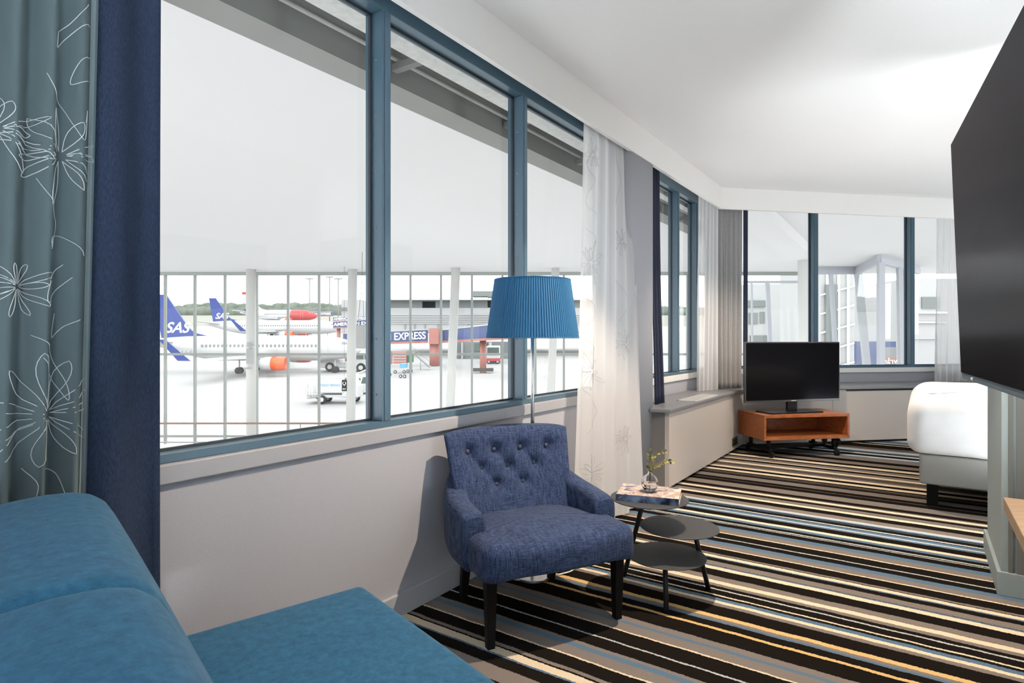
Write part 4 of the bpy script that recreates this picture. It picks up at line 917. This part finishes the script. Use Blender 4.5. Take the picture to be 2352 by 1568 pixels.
# pale tower facing the far window, grid of white bars
ob=empty('glazed_stair_tower',(fx(1950,32),32,0),label='glazed stair tower with white grid bars behind the glass bay',cat='building'); T=Matrix.Translation(-ob.location)
mb=MB(); a=fx(1885,33); b=fx(1962,33); mb.bb((a,33,-4),(b,38,9)); mb.build('wall','bldg',ob,T)
for k in range(7):
    z=EYE+2.9-k*1.05; mb=MB(); mb.bar((fx(1885,32.9),32.9,z-.5),(fx(1962,32.9),32.9,z),.06,.07); mb.build('grid_bar','paper',ob,T)
for x in (1900,1926,1948): 
    mb=MB(); mb.bb((fx(x,32.9)-.05,32.85,-4),(fx(x,32.9)+.05,32.95,9)); mb.build('grid_bar','paper',ob,T)
for x,w,z0,z1 in ((1898,.6,-1.,4.2),):
    mb=MB(); mb.bb((fx(x,32.8),32.8,z0),(fx(x,32.8)+w,32.95,z1)); mb.build('dark_glazing','bldg2',ob,T)
# white building blocks outside the far window
def block(name,label,x0,x1,y0,y1,Y,dep,m,rows=(),cat='building'):
    """y0 top row, y1 bottom row at distance Y"""
    A=ypt(x0,y0,Y); B=ypt(x1,y1,Y); r0=empty(name,((A.x+B.x)/2,Y,0),label=label,cat=cat); T=Matrix.Translation(-r0.location)
    mb=MB(); mb.bb((A.x,Y,B.z),(B.x,Y+dep,A.z)); mb.build('wall',m,r0,T)
    for (nm,xa,xb,ya,yb,mm,pr) in rows:
        p=ypt(xa,ya,Y); q=ypt(xb,yb,Y); mb=MB(); mb.bb((p.x,Y-pr,q.z),(q.x,Y+.05,p.z)); mb.build(nm,mm,r0,T)
    return r0
block('office_block','white office block with a tall window strip behind the trolley television',1715,1832,652,860,60,8,'bldg',
  [('roof_band',1716,1757,690,704,'bldg2',.3),('window_band',1719,1740,718,744,'bldg2',.1),('window_band',1745,1756,716,742,'bldg2',.1),('louvre',1722,1766,770,784,'bldg2',.1),('window_strip',1801,1824,664,838,'dglass',.1)]+[('floor_band',1801,1824,y,y+2,'paper',.2) for y in (676,698,720,742,762)])
block('white_annex','white annex with a dark window seen behind the far sheer',2082,2260,640,900,45,8,'bldg',
  [('window_band',2116,2158,682,709,'bldg2',.1),('floor_band',2084,2170,716,720,'paper',.3),('floor_band',2084,2170,738,742,'ltgrey',.2),('floor_band',2084,2170,776,778,'ltgrey',.2)])
block('low_terminal','low grey terminal roof with louvred front seen through the glass bay',1975,2078,712,772,75,8,'bldg',
  [('roof_band',2024,2060,705,716,'bldg2',.5),('window_band',1978,2060,724,738,'dglass',.2)]+[('louvre',1978,2060,y,y+2,'ltgrey',.3) for y in range(746,778,5)])
# blue liveried vehicle with mirrored lettering low in the glass bay
vv=block('liveried_bus','blue and brown liveried bus partly seen low in the glass bay',1985,2058,784,838,40,3,'bridgeblue',[('lower_panel',2028,2058,797,838,'greyx',.05),('red_stripe',2022,2058,822,830,'bred',.08)],cat='bus')
p=ypt(2042,829,39.9); text('lettering','vrån',.55,'paper',vv,Matrix.Translation(-vv.location)@axes(p-V(0,.1,0),V(-1,0,0),V(0,0,1),V(0,1,0)),.01)

# ================================================================== OUTSIDE: apron
def gz(Y): return EYE+.0505*Y-10.0
mb=MB()
mb.add([(-260,28,gz(28)),(260,28,gz(28)),(420,330,gz(330)),(-420,330,gz(330))],[(0,1,2,3)]); mb.add([(-260,28,gz(28)-1),(260,28,gz(28)-1),(420,330,gz(330)-1),(-420,330,gz(330)-1)],[(3,2,1,0)])
tag(mb.build('ground_apron','tarmac'),'pale concrete apron outside the terminal','ground',kind='structure')
mb=MB(); mb.add([(-420,330,gz(330)),(420,330,gz(330)),(1100,900,gz(900)),(-1100,900,gz(900))],[(0,1,2,3)]); tag(mb.build('ground_field','hill'),'pale airfield grass beyond the apron','ground',kind='structure')
# tree line
rg=random.Random(5); mb=MB()
xs=[-640+i*7 for i in range(190)]
for i,x in enumerate(xs):
    h=15+3.*math.sin(x*.013)+2*math.sin(x*.041+1)+rg.uniform(-1.5,1.5)
    mb.sphere((x+rg.uniform(-3,3),880+rg.uniform(-8,8),gz(880)+h*.3),h*.7,8,6,(1.15,1,1.0))
    if i%2: mb.sphere((x,868,gz(868)+h*.2),h*.5,7,5,(1.4,1,1.0))
tag(mb.build('treeline','tree'),'distant dark belt of forest on the horizon','trees',kind='stuff')

def airplane(name,label,noseX,Y,zc,Lf,fin='fin',fintext=None,nose=None,finside=None,detail=True,cowl='orange',winglet='fin'):
    r0=empty(name,(noseX,Y,zc),label=label,cat='airplane',group='parked airliners')
    Rf=1.95; prof=[(0,.02,-.35),(.25,.42,-.32),(.8,.85,-.25),(1.8,1.30,-.15),(3.,1.62,-.07),(4.6,1.86,0),(6.,Rf,0)]
    tail=[(Lf-11.5,Rf,0),(Lf-9,1.75,.15),(Lf-6.5,1.45,.40),(Lf-4,1.0,.68),(Lf-1.8,.6,.88),(Lf,.18,1.0)]
    secs=prof+[(Lf*.5,Rf,0)]+tail; seg=28
    mb=MB(); vs=[(-x,r*math.cos(2*PI*k/seg),dz+r*math.sin(2*PI*k/seg)) for x,r,dz in secs for k in range(seg)]
    mb.add(vs,[(i*seg+k,i*seg+(k+1)%seg,(i+1)*seg+(k+1)%seg,(i+1)*seg+k) for i in range(len(secs)-1) for k in range(seg)],True); fu=mb.build('fuselage','fus',r0)
    if nose:
        mb=MB(); sec=[(x,r*1.01+.01,dz) for x,r,dz in prof]+[(9.2,Rf*1.01,0)]; vs=[(-x,r*math.cos(2*PI*k/seg),dz+r*math.sin(2*PI*k/seg)) for x,r,dz in sec for k in range(seg)]
        mb.add(vs,[(i*seg+k,i*seg+(k+1)%seg,(i+1)*seg+(k+1)%seg,(i+1)*seg+k) for i in range(len(sec)-1) for k in range(seg)],True); tag(mb.build('nose_paint',nose,fu),'red painted nose')
    mb=MB(); xr=Lf-7.7
    fp=[(-(xr-2.6),1.75),(-xr,2.4),(-(xr+1.0),3.3),(-(Lf-3.3),8.3),(-(Lf-1.4),8.3),(-(Lf-2.7),1.2),(-(Lf-5),1.4)]
    vs=[(x,-.14,z) for x,z in fp]+[(x,.14,z) for x,z in fp]; n=len(fp)
    mb.add(vs,[list(range(n)),list(range(n,2*n))[::-1]]+[(i,(i+1)%n,n+(i+1)%n,n+i) for i in range(n)]); fn_=mb.build('tail_fin',fin,r0)
    if fintext: text('fin_lettering',fintext,2.3,'paper',fn_,axes(V(-(Lf-5.0),-.16,3.1),V(1,0,0),V(0,0,1),V(0,-1,0)),.01,shear=.35,sx=1.0,offset=.035)
    for sg in (-1,1):
        root=[(-14.2,-1.0),(-20.2,-1.25)]; tipx=-19.8; 
        mb=MB(); ys=sg*1.5; yt=sg*17.0
        a0,a1=(-(Lf*.40),ys,-1.2),(-(Lf*.40+6.2),ys,-1.35); b0_,b1_=(-(Lf*.40+3.9),yt,-1.35),(-(Lf*.40+5.5),yt,-1.35)
        def th(p,t): return [(p[0],p[1],p[2]+t),(p[0],p[1],p[2]-t)]
        q=th(a0,.30)+th(a1,.05)+th(b1_,.03)+th(b0_,.1)
        mb.add(q,[(0,2,4,6),(7,5,3,1),(0,6,7,1),(2,3,5,4),(4,5,7,6),(0,1,3,2)]); wg=mb.build('wing','fus',r0)
        mb=MB(); q=[(b0_[0],yt-.06,-1.35),(b1_[0],yt-.06,-1.35),(b1_[0]-2.1,yt+sg*.5-.06,1.35),(b1_[0]-1.3,yt+sg*.5-.06,1.35)]; q+=[(x,y+.12,z) for x,y,z in q]
        mb.add(q,[(0,1,2,3),(7,6,5,4),(0,4,5,1),(1,5,6,2),(2,6,7,3),(3,7,4,0)]); wl_=mb.build('winglet',winglet,wg)
        if fintext and sg<0: text('winglet_lettering',fintext,.75,'paper',wl_,axes(V(b0_[0]-1.1,yt-.10,-.75),V(1,0,0),V(0,0,1),V(0,-1,0)),.01,shear=.35,offset=.01)
        # engine
        ex=-(Lf*.40)+2.1; ey=sg*5.2; ez=-2.2 if sg<0 else -1.45; en=MB(); Zx=V(1,0,0)
        en.lathe([(.80,-2.0),(.98,-1.2),(1.03,-.3)],(ex,ey,ez),26,X=V(0,1,0),Y=V(0,0,1),Z=Zx); e_=en.build('engine','fus',r0)
        en=MB(); en.lathe([(1.035,-.3),(1.04,.7),(.98,1.5),(.90,1.75),(.78,1.6),(.7,1.2)],(ex,ey,ez),26,X=V(0,1,0),Y=V(0,0,1),Z=Zx); en.build('cowling',cowl,e_)
        en=MB(); en.lathe([(.40,-3.4),(.62,-2.4),(.78,-1.9)],(ex,ey,ez),20,X=V(0,1,0),Y=V(0,0,1),Z=Zx); en.box((ex-1.6,ey,ez+1.15),(3.2,.25,.5)); en.build('exhaust','greyx',e_)
        mb=MB(); q=[(-(Lf-5.3),sg*.7,1.0),(-(Lf-1.7),sg*.4,1.05),(-(Lf-.2),sg*6.5,1.6),(-(Lf-1.9),sg*6.5,1.6)]; q=q+[(x,y,z-.15) for x,y,z in q]
        mb.add(q,[(0,1,2,3),(7,6,5,4),(0,4,5,1),(1,5,6,2),(2,6,7,3),(3,7,4,0)]); mb.build('stabilizer','fus',r0)
    # windows: one dark pane each, kept as one strip part
    mb=MB(); x=6.4
    while x<Lf-9.5:
        a=math.asin(.36/Rf); mb.box((-x,-Rf*math.cos(a)-.0,.36),(.30,.06,.42)); x+=.62
    mb.build('cabin_windows','greyx',fu)
    mb=MB()
    for x0 in (4.6,Lf-9.3):
        for dx in (0,.9): mb.bar((-x0-dx,-1.93,-.9),(-x0-dx,-1.93,1.0),.04,.04)
        mb.bar((-x0,-1.80,1.0),(-x0-.9,-1.80,1.0),.04,.04)
    mb.build('door_outline','ltgrey',fu)
    mb=MB(); q=[(-1.55,.95,.62),(-1.55,-.95,.62),(-2.35,-1.22,.95),(-2.35,1.22,.95)]; mb.add([(-1.5,-.98,.55),(-2.6,-1.40,.60),(-2.65,-1.15,.98),(-1.75,-.75,.90)],[(0,1,2,3)]); mb.build('cockpit_window','greyx',fu)
    g_=gz(Y)-zc
    for (gx,gy) in ((-4.0,0),(-(Lf*.40+4.2),-2.8),(-(Lf*.40+4.2),2.8)):
        mb=MB(); mb.tube([(gx,gy,-1.6),(gx,gy,g_+.5)],.12,8); gr_=mb.build('landing_gear','ltgrey',r0)
        for dy in (-.35,.35): mb=MB(); mb.lathe([(.1,-.15),(.5,-.15),(.5,.15),(.1,.15)],(gx,gy+dy,g_+.5),18,X=V(1,0,0),Y=V(0,0,1),Z=V(0,1,0)); mb.build('wheel','tyre',gr_)
    return r0
a=ypt(829,806,92.5); p1=airplane('airliner','nearest white airliner with blue tail fin, large white letters and orange engine',a.x,92.5,ypt(600,799,92.5).z,33.6,fintext='SAS')
text('registration','SE-KEY',1.0,'ltgrey',p1,axes(V(-27.0,-1.98,-.6),V(1,0,0),V(0,0,1),V(0,-1,0)),.01)
a=ypt(784.5,755,170); airplane('airliner','second white airliner with blue lettered fin, behind the nearest one',a.x,170,ypt(600,751,170).z,39.3,fintext='SAS')
a=ypt(729,727,215); p3=airplane('airliner','red-nosed white airliner farthest away, with a red fin tip',a.x,215,ypt(700,724,215).z,28,fin='fus',nose='red')
mb=MB(); mb.bar((-24.2,0,8.0),(-27.2,0,8.0),.36,.9); mb.build('fin_tip','red',p3)
# jet bridges with lettering
def jet(label,x0,y0t,y0b,x1,y1t,y1b,Y0,Y1,txt,tx,ts,tw=100,cyl=None,roofm='bldg'):
    A=ypt(x0,y0t,Y0); B=ypt(x0,y0b,Y0); C=ypt(x1,y1t,Y1); D=ypt(x1,y1b,Y1)
    r0=empty('jet_bridge',((A.x+C.x)/2,(Y0+Y1)/2,0),label=label,cat='jet bridge',group='blue jet bridges'); T=Matrix.Translation(-r0.location)
    n_=(V(C.x,C.y,0)-V(A.x,A.y,0)).normalized(); back=V(-n_.y,n_.x,0)*2.6
    vs=[A,C,D,B,A+back,C+back,D+back,B+back]; mb=MB(); mb.add(vs,[(0,1,2,3),(7,6,5,4),(0,4,5,1),(1,5,6,2),(2,6,7,3),(3,7,4,0)]); bd=mb.build('tunnel','bridgeblue',r0,T)
    mb=MB(); mb.bar(tuple(B-back*.03),tuple(D-back*.03),.3,.35); mb.build('floor_beam','bred',r0,T)
    mb=MB(); mb.bar(tuple(A-back*.0+back*.5),tuple(C+back*.5),2.8,.25); mb.build('roof_edge','bldg',r0,T)
    f=(tx-x0)/(x1-x0); c=(A+B)/2*(1-f)+(C+D)/2*f; slope=((C+D)/2-(A+B)/2).normalized(); up=V(0,0,1); nn=slope.cross(up).normalized()
    if txt: text('lettering',txt,ts,'paper',bd,T@axes(c+nn*.08,slope,up,nn),.01,offset=.03,fit=tw*(Y0+Y1)/2/F)
    for fx_ in ((.12,) if cyl is None else (cyl,)):
        p=B.lerp(D,fx_)+back*.5; mb=MB(); mb.tube([(p.x,p.y,gz(p.y)),(p.x,p.y,p.z)],.5,12); mb.build('support_leg','bred',r0,T)
        mb=MB(); mb.bar((p.x-1.6,p.y,gz(p.y)+.5),(p.x+1.6,p.y,gz(p.y)+.5),1.2,.5); mb.build('wheel_bogie','tyre',r0,T)
    return r0
jet('nearest blue jet bridge lettered in white, ending at the red tower',788,765,791,983,756,785,100,103,'AMERICAN EXPRESS',888,1.75,176,.05)
jet('blue jet bridge beyond the nose of the nearest airliner',765,738,753,862,733,749,150,152,'AMERICAN EXPRESS',820,1.15,104)
jet('blue jet bridge just above the second airliner nose',765,728,737,850,726,735,185,186,'AMERICAN EXPRESS',806,.95,78)
jet('farthest blue jet bridge meeting the red-nosed airliner',694,716,726,761,716,725,222,222,'AMERICAN EXPRESS',728,1.1,64)
# red rotunda and sloping walkway to the right
A=ypt(983,754,103); B=ypt(1010,790,103); A=ypt(985,754,103); r0=empty('rotunda',((A.x+B.x)/2,103,0),label='salmon red tower block where the nearest jet bridge ends',cat='tower'); T=Matrix.Translation(-r0.location)
mb=MB(); mb.bb((A.x+.15,102,B.z),(B.x-.05,105,A.z)); mb.build('cabin','bred',r0,T); mb=MB(); mb.tube([((A.x+B.x)/2,103.5,gz(103.5)),((A.x+B.x)/2,103.5,B.z)],.9,16); mb.build('support_leg','bred',r0,T)
jet('blue walkway rising right from the red tower behind the lamp shade',1016,757,785,1190,738,775,103,80,'',1080,.1,10,.5)
# terminal building behind
block('terminal_building','long white louvred terminal building beyond the jet bridges',880,1420,707,762,125,20,'bldg',
  [('upper_storey',880,1420,690,707,'bldg2',-3.),('roof_slab',872,1420,686,690,'ltgrey',2.),('roof_slab',1085,1240,668,680,'bldg2',-4.),('curtain_glass',1120,1300,680,706,'dglass',-2.),('wall_panel',970,1000,692,707,'bldg',-2.)]+[('louvre',880,1420,y,y+1.2,'ltgrey',.3) for y in range(722,744,4)]+[('pier',x,x+1.5,744,760,'greyx',.3) for x in (930,952,976,1006,1040,1075)])
block('undercroft','shaded open ground floor below the terminal walkway',1040,1185,785,838,118,10,'bldg2',[('door_panel',1106,1112,790,815,'red',.2),('window_band',1090,1120,788,806,'dglass',.2),('concrete_pillar',1123,1130,786,838,'bldg',1.),('concrete_pillar',1060,1064,786,830,'bldg',1.)],cat='building')
block('far_terminal','pale boxy terminal block rising behind the far jet bridges',784,830,688,775,240,30,'bldg',[('roof_band',760,800,706,712,'bldg2',1.)])
# lamp masts
for k,(x,yt,Y,lab) in enumerate(((777,640,230,'thin floodlight mast, rightmost of the three over the apron'),(757,636,245,'thin floodlight mast, middle one of the three over the apron'),(711,640,250,'thin floodlight mast above the red-nosed airliner, leftmost of three'))):
    a=ypt(x,yt,Y); mb=MB(); mb.tube([(a.x,Y,gz(Y)),(a.x,Y,a.z)],.22,8); mb.box((a.x,Y,a.z),(3,.6,.4)); tag(mb.build('light_mast','greyx'),lab,'light mast','floodlight masts on the apron')
# vehicles ----------------------------------------------------------
def wheels(root,T,pts,r=.5,w=.35):
    for p in pts:
        mb=MB(); mb.lathe([(.1,-w/2),(r*.9,-w/2),(r,-w/2+.04),(r,w/2-.04),(r*.9,w/2),(.1,w/2)],tuple(p),20,X=V(1,0,0),Y=V(0,0,1),Z=V(0,-1,0)); wh=mb.build('wheel','tyre',root,T)
        mb=MB(); mb.lathe([(.01,0),(r*.5,0),(r*.5,.03)],(p[0],p[1]-w/2-.02,p[2]),14,X=V(1,0,0),Y=V(0,0,1),Z=V(0,-1,0)); mb.build('hub','fus',wh,T)
# service truck at about 63 m
Y=63.; a=ypt(712,925,Y); g_=gz(Y); s_=Y/F
r0=empty('service_truck',(a.x,Y,g_),label='white toilet service truck with hose rails parked nearest the facade',cat='truck'); T=None
W=(833-712)*s_
mb=MB(); mb.bb((1.0,-1.2,1.15),(3.95,1.2,2.35)); bd=mb.build('tank_body','fus',r0,bevel=.08)
mb=MB(); mb.bb((3.7,-1.15,.7),(5.35,1.15,1.9)); 
mb.add([(3.75,-1.1,1.9),(5.2,-1.1,1.9),(4.75,-1.0,2.9),(3.85,-1.0,2.9),(3.75,1.1,1.9),(5.2,1.1,1.9),(4.75,1.0,2.9),(3.85,1.0,2.9)],[(0,1,2,3),(7,6,5,4),(0,4,5,1),(1,5,6,2),(2,6,7,3),(3,7,4,0)]); cb=mb.build('cab','fus',r0,bevel=.05)
mb=MB(); mb.add([(3.95,-1.12,1.95),(4.95,-1.12,1.95),(4.65,-1.04,2.7),(4.0,-1.04,2.7)],[(0,1,2,3)]); mb.build('cab_window','dglass',cb)
mb=MB(); mb.bb((.1,-1.0,.65),(5.3,1.0,.95)); mb.bb((0,-1.1,.5),(1.0,1.1,.62)); mb.build('chassis','ltgrey',r0)
mb=MB()
for x in (.15,.45,.75,1.0): mb.tube([(x,-1.1,.6),(x,-1.1,2.6)],.035,6); mb.tube([(x,1.1,.6),(x,1.1,2.6)],.035,6)
for z in (1.2,1.8,2.6): mb.tube([(.1,-1.1,z),(1.0,-1.1,z)],.035,6)
mb.tube([(.2,-1.2,2.3),(-.05,-1.25,1.6),(.0,-1.25,.9),(.5,-1.25,.6)],.06,8); mb.tube([(.8,-.9,2.6),(2.5,-.9,2.75),(3.6,-.9,2.6)],.04,6); mb.tube([(.8,.9,2.6),(2.5,.9,2.75),(4.2,.9,3.0)],.05,6); mb.build('hose_rails','ltgrey',r0)
text('lettering','TOILET SERVICE',.30,'ltblue',bd,axes(V(2.5,-1.215,1.95),V(1,0,0),V(0,0,1),V(0,-1,0)),.005)
wheels(r0,None,[(1.6,-1.0,.45),(4.6,-1.0,.45),(1.6,1.0,.45),(4.6,1.0,.45)],.46)
# pushback tug
Y=95.; a=ypt(739,852,Y); r0=empty('pushback_tug',(a.x,Y,gz(Y)),label='low white pushback tug numbered 4 under the nearest airliner nose',cat='tug')
mb=MB(); mb.bb((.2,-1.3,.55),(8.0,1.3,1.45)); mb.bb((.0,-1.1,1.2),(3.2,1.1,1.9)); bd=mb.build('tug_body','fus',r0,bevel=.1)
mb=MB(); mb.bb((5.6,-1.2,1.4),(7.9,1.2,2.9)); cb=mb.build('cab','fus',r0,bevel=.1)
mb=MB(); mb.bb((5.8,-1.23,1.9),(7.0,-1.19,2.75)); mb.bb((7.15,-1.23,1.9),(7.75,-1.19,2.75)); mb.build('cab_window','dglass',cb)
text('lettering','4',1.1,'tyre',bd,axes(V(5.15,-1.33,1.15),V(1,0,0),V(0,0,1),V(0,-1,0)),.01)
wheels(r0,None,[(1.7,-1.2,.72),(6.6,-1.2,.6),(1.7,1.2,.72)],.72,.5)
# small white car
def cart(name,label,x,y,Y,Lx,Hh,m,cat,rails=False,group=None):
    a=ypt(x,y,Y); r0=empty(name,(a.x,Y,gz(Y)),label=label,cat=cat,group=group)
    return r0
Y=70.; r0=cart('service_van','small white service van at the right edge of the left pane',818,893,Y,0,0,'fus','van')
mb=MB(); mb.bb((0,-.9,.4),(3.4,.9,1.2)); mb.add([(.5,-.85,1.2),(2.9,-.85,1.2),(2.4,-.75,2.1),(.9,-.75,2.1),(.5,.85,1.2),(2.9,.85,1.2),(2.4,.75,2.1),(.9,.75,2.1)],[(0,1,2,3),(7,6,5,4),(0,4,5,1),(1,5,6,2),(2,6,7,3),(3,7,4,0)]); bd=mb.build('van_body','fus',r0,bevel=.06)
mb=MB(); mb.add([(.8,-.87,1.25),(2.6,-.87,1.25),(2.3,-.79,1.95),(1.0,-.79,1.95)],[(0,1,2,3)]); mb.build('side_window','dglass',bd); wheels(r0,None,[(.7,-.85,.36),(2.7,-.85,.36)],.36,.2)
mb=MB()
a=ypt(818,850,80); r0=empty('belt_loader',(a.x,80,gz(80)),label='pale belt loader beside the small service van',cat='loader')
mb.bb((0,-.8,.5),(2.6,.8,1.2)); mb.build('chassis','fus',r0,bevel=.05); mb=MB(); mb.bar((-.6,0,.9),(3.0,0,2.4),.8,.2); mb.build('conveyor','ltgrey',r0); wheels(r0,None,[(.5,-.8,.35),(2.1,-.8,.35)],.35,.2)
# stacked red baggage carts, bins
Y=92.
def crate(label,x0,y0,x1,y1,Y,m,name='baggage_cart',cat='baggage cart',group=None,slats=True):
    A=ypt(x0,y0,Y); B=ypt(x1,y1,Y); g=gz(Y); r0=empty(name,((A.x+B.x)/2,Y,g),label=label,cat=cat,group=group); w=(B.x-A.x)/2; h=A.z-B.z; zb0=max(.35,B.z-g)
    mb=MB(); mb.bb((-w,-1,zb0),(w,1,zb0+h)); bd=mb.build('box',m,r0,bevel=.04)
    if slats:
        mb=MB()
        for k in range(4): mb.bb((-w-.02,-1.05,zb0+h*(.15+.22*k)),(w+.02,-.99,zb0+h*(.22+.22*k)))
        mb.build('slat','bldg',bd)
    wheels(r0,None,[(-w*.7,-.9,.25),(w*.7,-.9,.25)],.25,.15)
crate('larger red slatted baggage cart below the lettered jet bridge',906,806,935,834,92,'bred',group='red baggage carts')
crate('red baggage cart half hidden by the window mullion',893,806,899,836,88,'bred',group='red baggage carts')
crate('small light blue crate on the apron before the red carts',921,834,934,844,86,'ltblue','crate','crate',slats=False)
crate('dark green bin beside the larger red baggage cart',938,812,948,832,93,'green','waste_bin','bin',slats=False)
# mobile stairs
Y=97.; a=ypt(948,826,Y); r0=empty('mobile_stairs',(a.x,Y,gz(Y)),label='grey mobile passenger stairs beneath the lettered jet bridge',cat='stairs'); mb=MB()
for k in range(9): mb.bb((k*.32,-.8,.3+(9-k)*.28),(k*.32+.32,.8,.36+(9-k)*.28))
mb.build('step','ltgrey',r0); mb=MB(); mb.bar((0,-.85,2.9),(2.9,-.85,.4),.08,.2); mb.bar((0,-.85,3.8),(2.9,-.85,1.3),.06,.06); mb.tube([(0,-.85,2.8),(0,-.85,0)],.06,6); mb.tube([(1.4,-.85,1.6),(1.4,-.85,0)],.06,6); mb.build('side_rail','greyx',r0)
# red bus under the walkway
Y=108.; a=ypt(1118,832,Y); r0=empty('apron_bus',(a.x,Y,gz(Y)),label='red and white apron bus in the shade under the walkway',cat='bus')
mb=MB(); mb.bb((0,-1.2,.9),(2.4,5,3.2)); bd=mb.build('bus_body','fus',r0,bevel=.15); mb=MB(); mb.bb((-.02,-1.25,.5),(2.42,5,.95)); mb.build('bumper','red',bd); mb=MB(); mb.bb((.15,-1.23,1.5),(2.25,-1.19,2.9)); mb.build('windscreen','dglass',bd); wheels(r0,None,[(.4,-1.0,.4),(2.0,-1.0,.4)],.42,.25)

# ------------------------------------------------------------------ light
w=bpy.data.worlds.new('World'); scn.world=w; w.use_nodes=True; bg=w.node_tree.nodes['Background']
tc=w.node_tree.nodes.new('ShaderNodeTexCoord'); sp_=w.node_tree.nodes.new('ShaderNodeSeparateXYZ'); rp=w.node_tree.nodes.new('ShaderNodeValToRGB')
w.node_tree.links.new(tc.outputs['Generated'],sp_.inputs[0]); w.node_tree.links.new(sp_.outputs['Z'],rp.inputs['Fac']); w.node_tree.links.new(rp.outputs['Color'],bg.inputs['Color'])
rp.color_ramp.elements[0].color=(.97,.98,1,1); rp.color_ramp.elements[1].color=(.93,.96,1,1)
WORLD=2.5; bg.inputs['Strength'].default_value=WORLD
def area(name,loc,target,size,power,col=(1,1,1),sizey=None,spread=180):
    l=bpy.data.lights.new(name,'AREA'); l.energy=power; l.color=col; l.size=size
    if sizey: l.shape='RECTANGLE'; l.size_y=sizey
    l.spread=R(spread)
    o=bpy.data.objects.new(name,l); COL.objects.link(o); o.location=loc; o.rotation_euler=(V(*target)-V(*loc)).to_track_quat('-Z','Y').to_euler(); return o
def spot(name,loc,target,power,ang,col,rad=.03,blend=.35):
    l=bpy.data.lights.new(name,'SPOT'); l.energy=power; l.color=col; l.spot_size=R(ang); l.spot_blend=blend; l.shadow_soft_size=rad
    o=bpy.data.objects.new(name,l); COL.objects.link(o); o.location=loc; o.rotation_euler=(V(*target)-V(*loc)).to_track_quat('-Z','Y').to_euler(); return o
WARM=(1.,.80,.62)
spot('downlight_sitting',(1.05,2.55,CEIL-.03),(.75,2.5,0),310,100,WARM,.018)
spot('downlight_bay',(2.6,5.1,CEIL-.03),(2.5,5.3,0),190,110,WARM,.05,.6)
# added area light, no real fixture, to brighten the hall ceiling
area('hall_ceiling_fill',(3,16,EYE-4.3),(3,16,5),18,230,(1,1,1),18)
area('soffit_fill',tuple(LF(2.5,2.6,EYE-4.2)),tuple(LF(2.5,2.0,5)),9,40,(1,1,1),3)  # added low outside the window to brighten the soffit; no fixture there
area('ceiling_fill_sitting',(.75,-.9,.06),(.9,-.6,3.2),1.8,660,(.88,.94,1.),1.8)  # added behind the camera to lift the ceiling; no such lamp
area('ceiling_fill_bed',(6.2,4.3,.06),(6.0,4.4,3.2),1.4,70,(.92,.96,1.),1.4)  # extra ceiling fill hidden in the sleeping area, not a fixture
area('ceiling_fill_desk',tuple(P2(1.88,.58))+(.80,),tuple(P2(3.0,.0))+(2.9,),.35,30,(.90,.95,1.),.35)  # added fill above the desk for the middle ceiling, not a desk lamp
area('ceiling_fill_partition',(3.36,3.27,.06),(3.1,3.4,3.),.5,21,(.93,.96,1.),.5,150)  # added out of frame by the partition to even out the ceiling
area('room_fill',(1.5,-.6,2.4),(.6,2.4,.8),.9,16,(.90,.95,1.),.8)  # general fill added from behind the viewer, stands for no lamp
spot('bed_fill_spot',(4.3,3.1,CEIL-.03),(3.6,4.7,.5),110,90,(1.,.95,.9),.06,.6)  # invented spot, out of frame, to brighten the duvet
# ------------------------------------------------------------------ camera
cam=bpy.data.cameras.new('Camera'); co=bpy.data.objects.new('Camera',cam); COL.objects.link(co); scn.camera=co
co.location=(0,0,EYE); co.rotation_euler=(R(90),0,0); cam.sensor_width=36; cam.lens=36*F/2352; cam.shift_y=-(777-784)/2352*-1; cam.clip_start=.02; cam.clip_end=2000
vs_=scn.view_settings; vs_.view_transform='Standard'; vs_.look='None'; vs_.gamma=1; vs_.exposure=.5; vs_.use_curve_mapping=False
cy=scn.cycles; cy.use_denoising=True; cy.use_adaptive_sampling=True; cy.adaptive_threshold=.025; cy.max_bounces=8; cy.diffuse_bounces=4; cy.glossy_bounces=4; cy.transmission_bounces=8; cy.transparent_max_bounces=24; cy.sample_clamp_indirect=6; cy.caustics_reflective=False; cy.caustics_refractive=False
try: cy.denoiser='OPENIMAGEDENOISE'
except Exception: pass
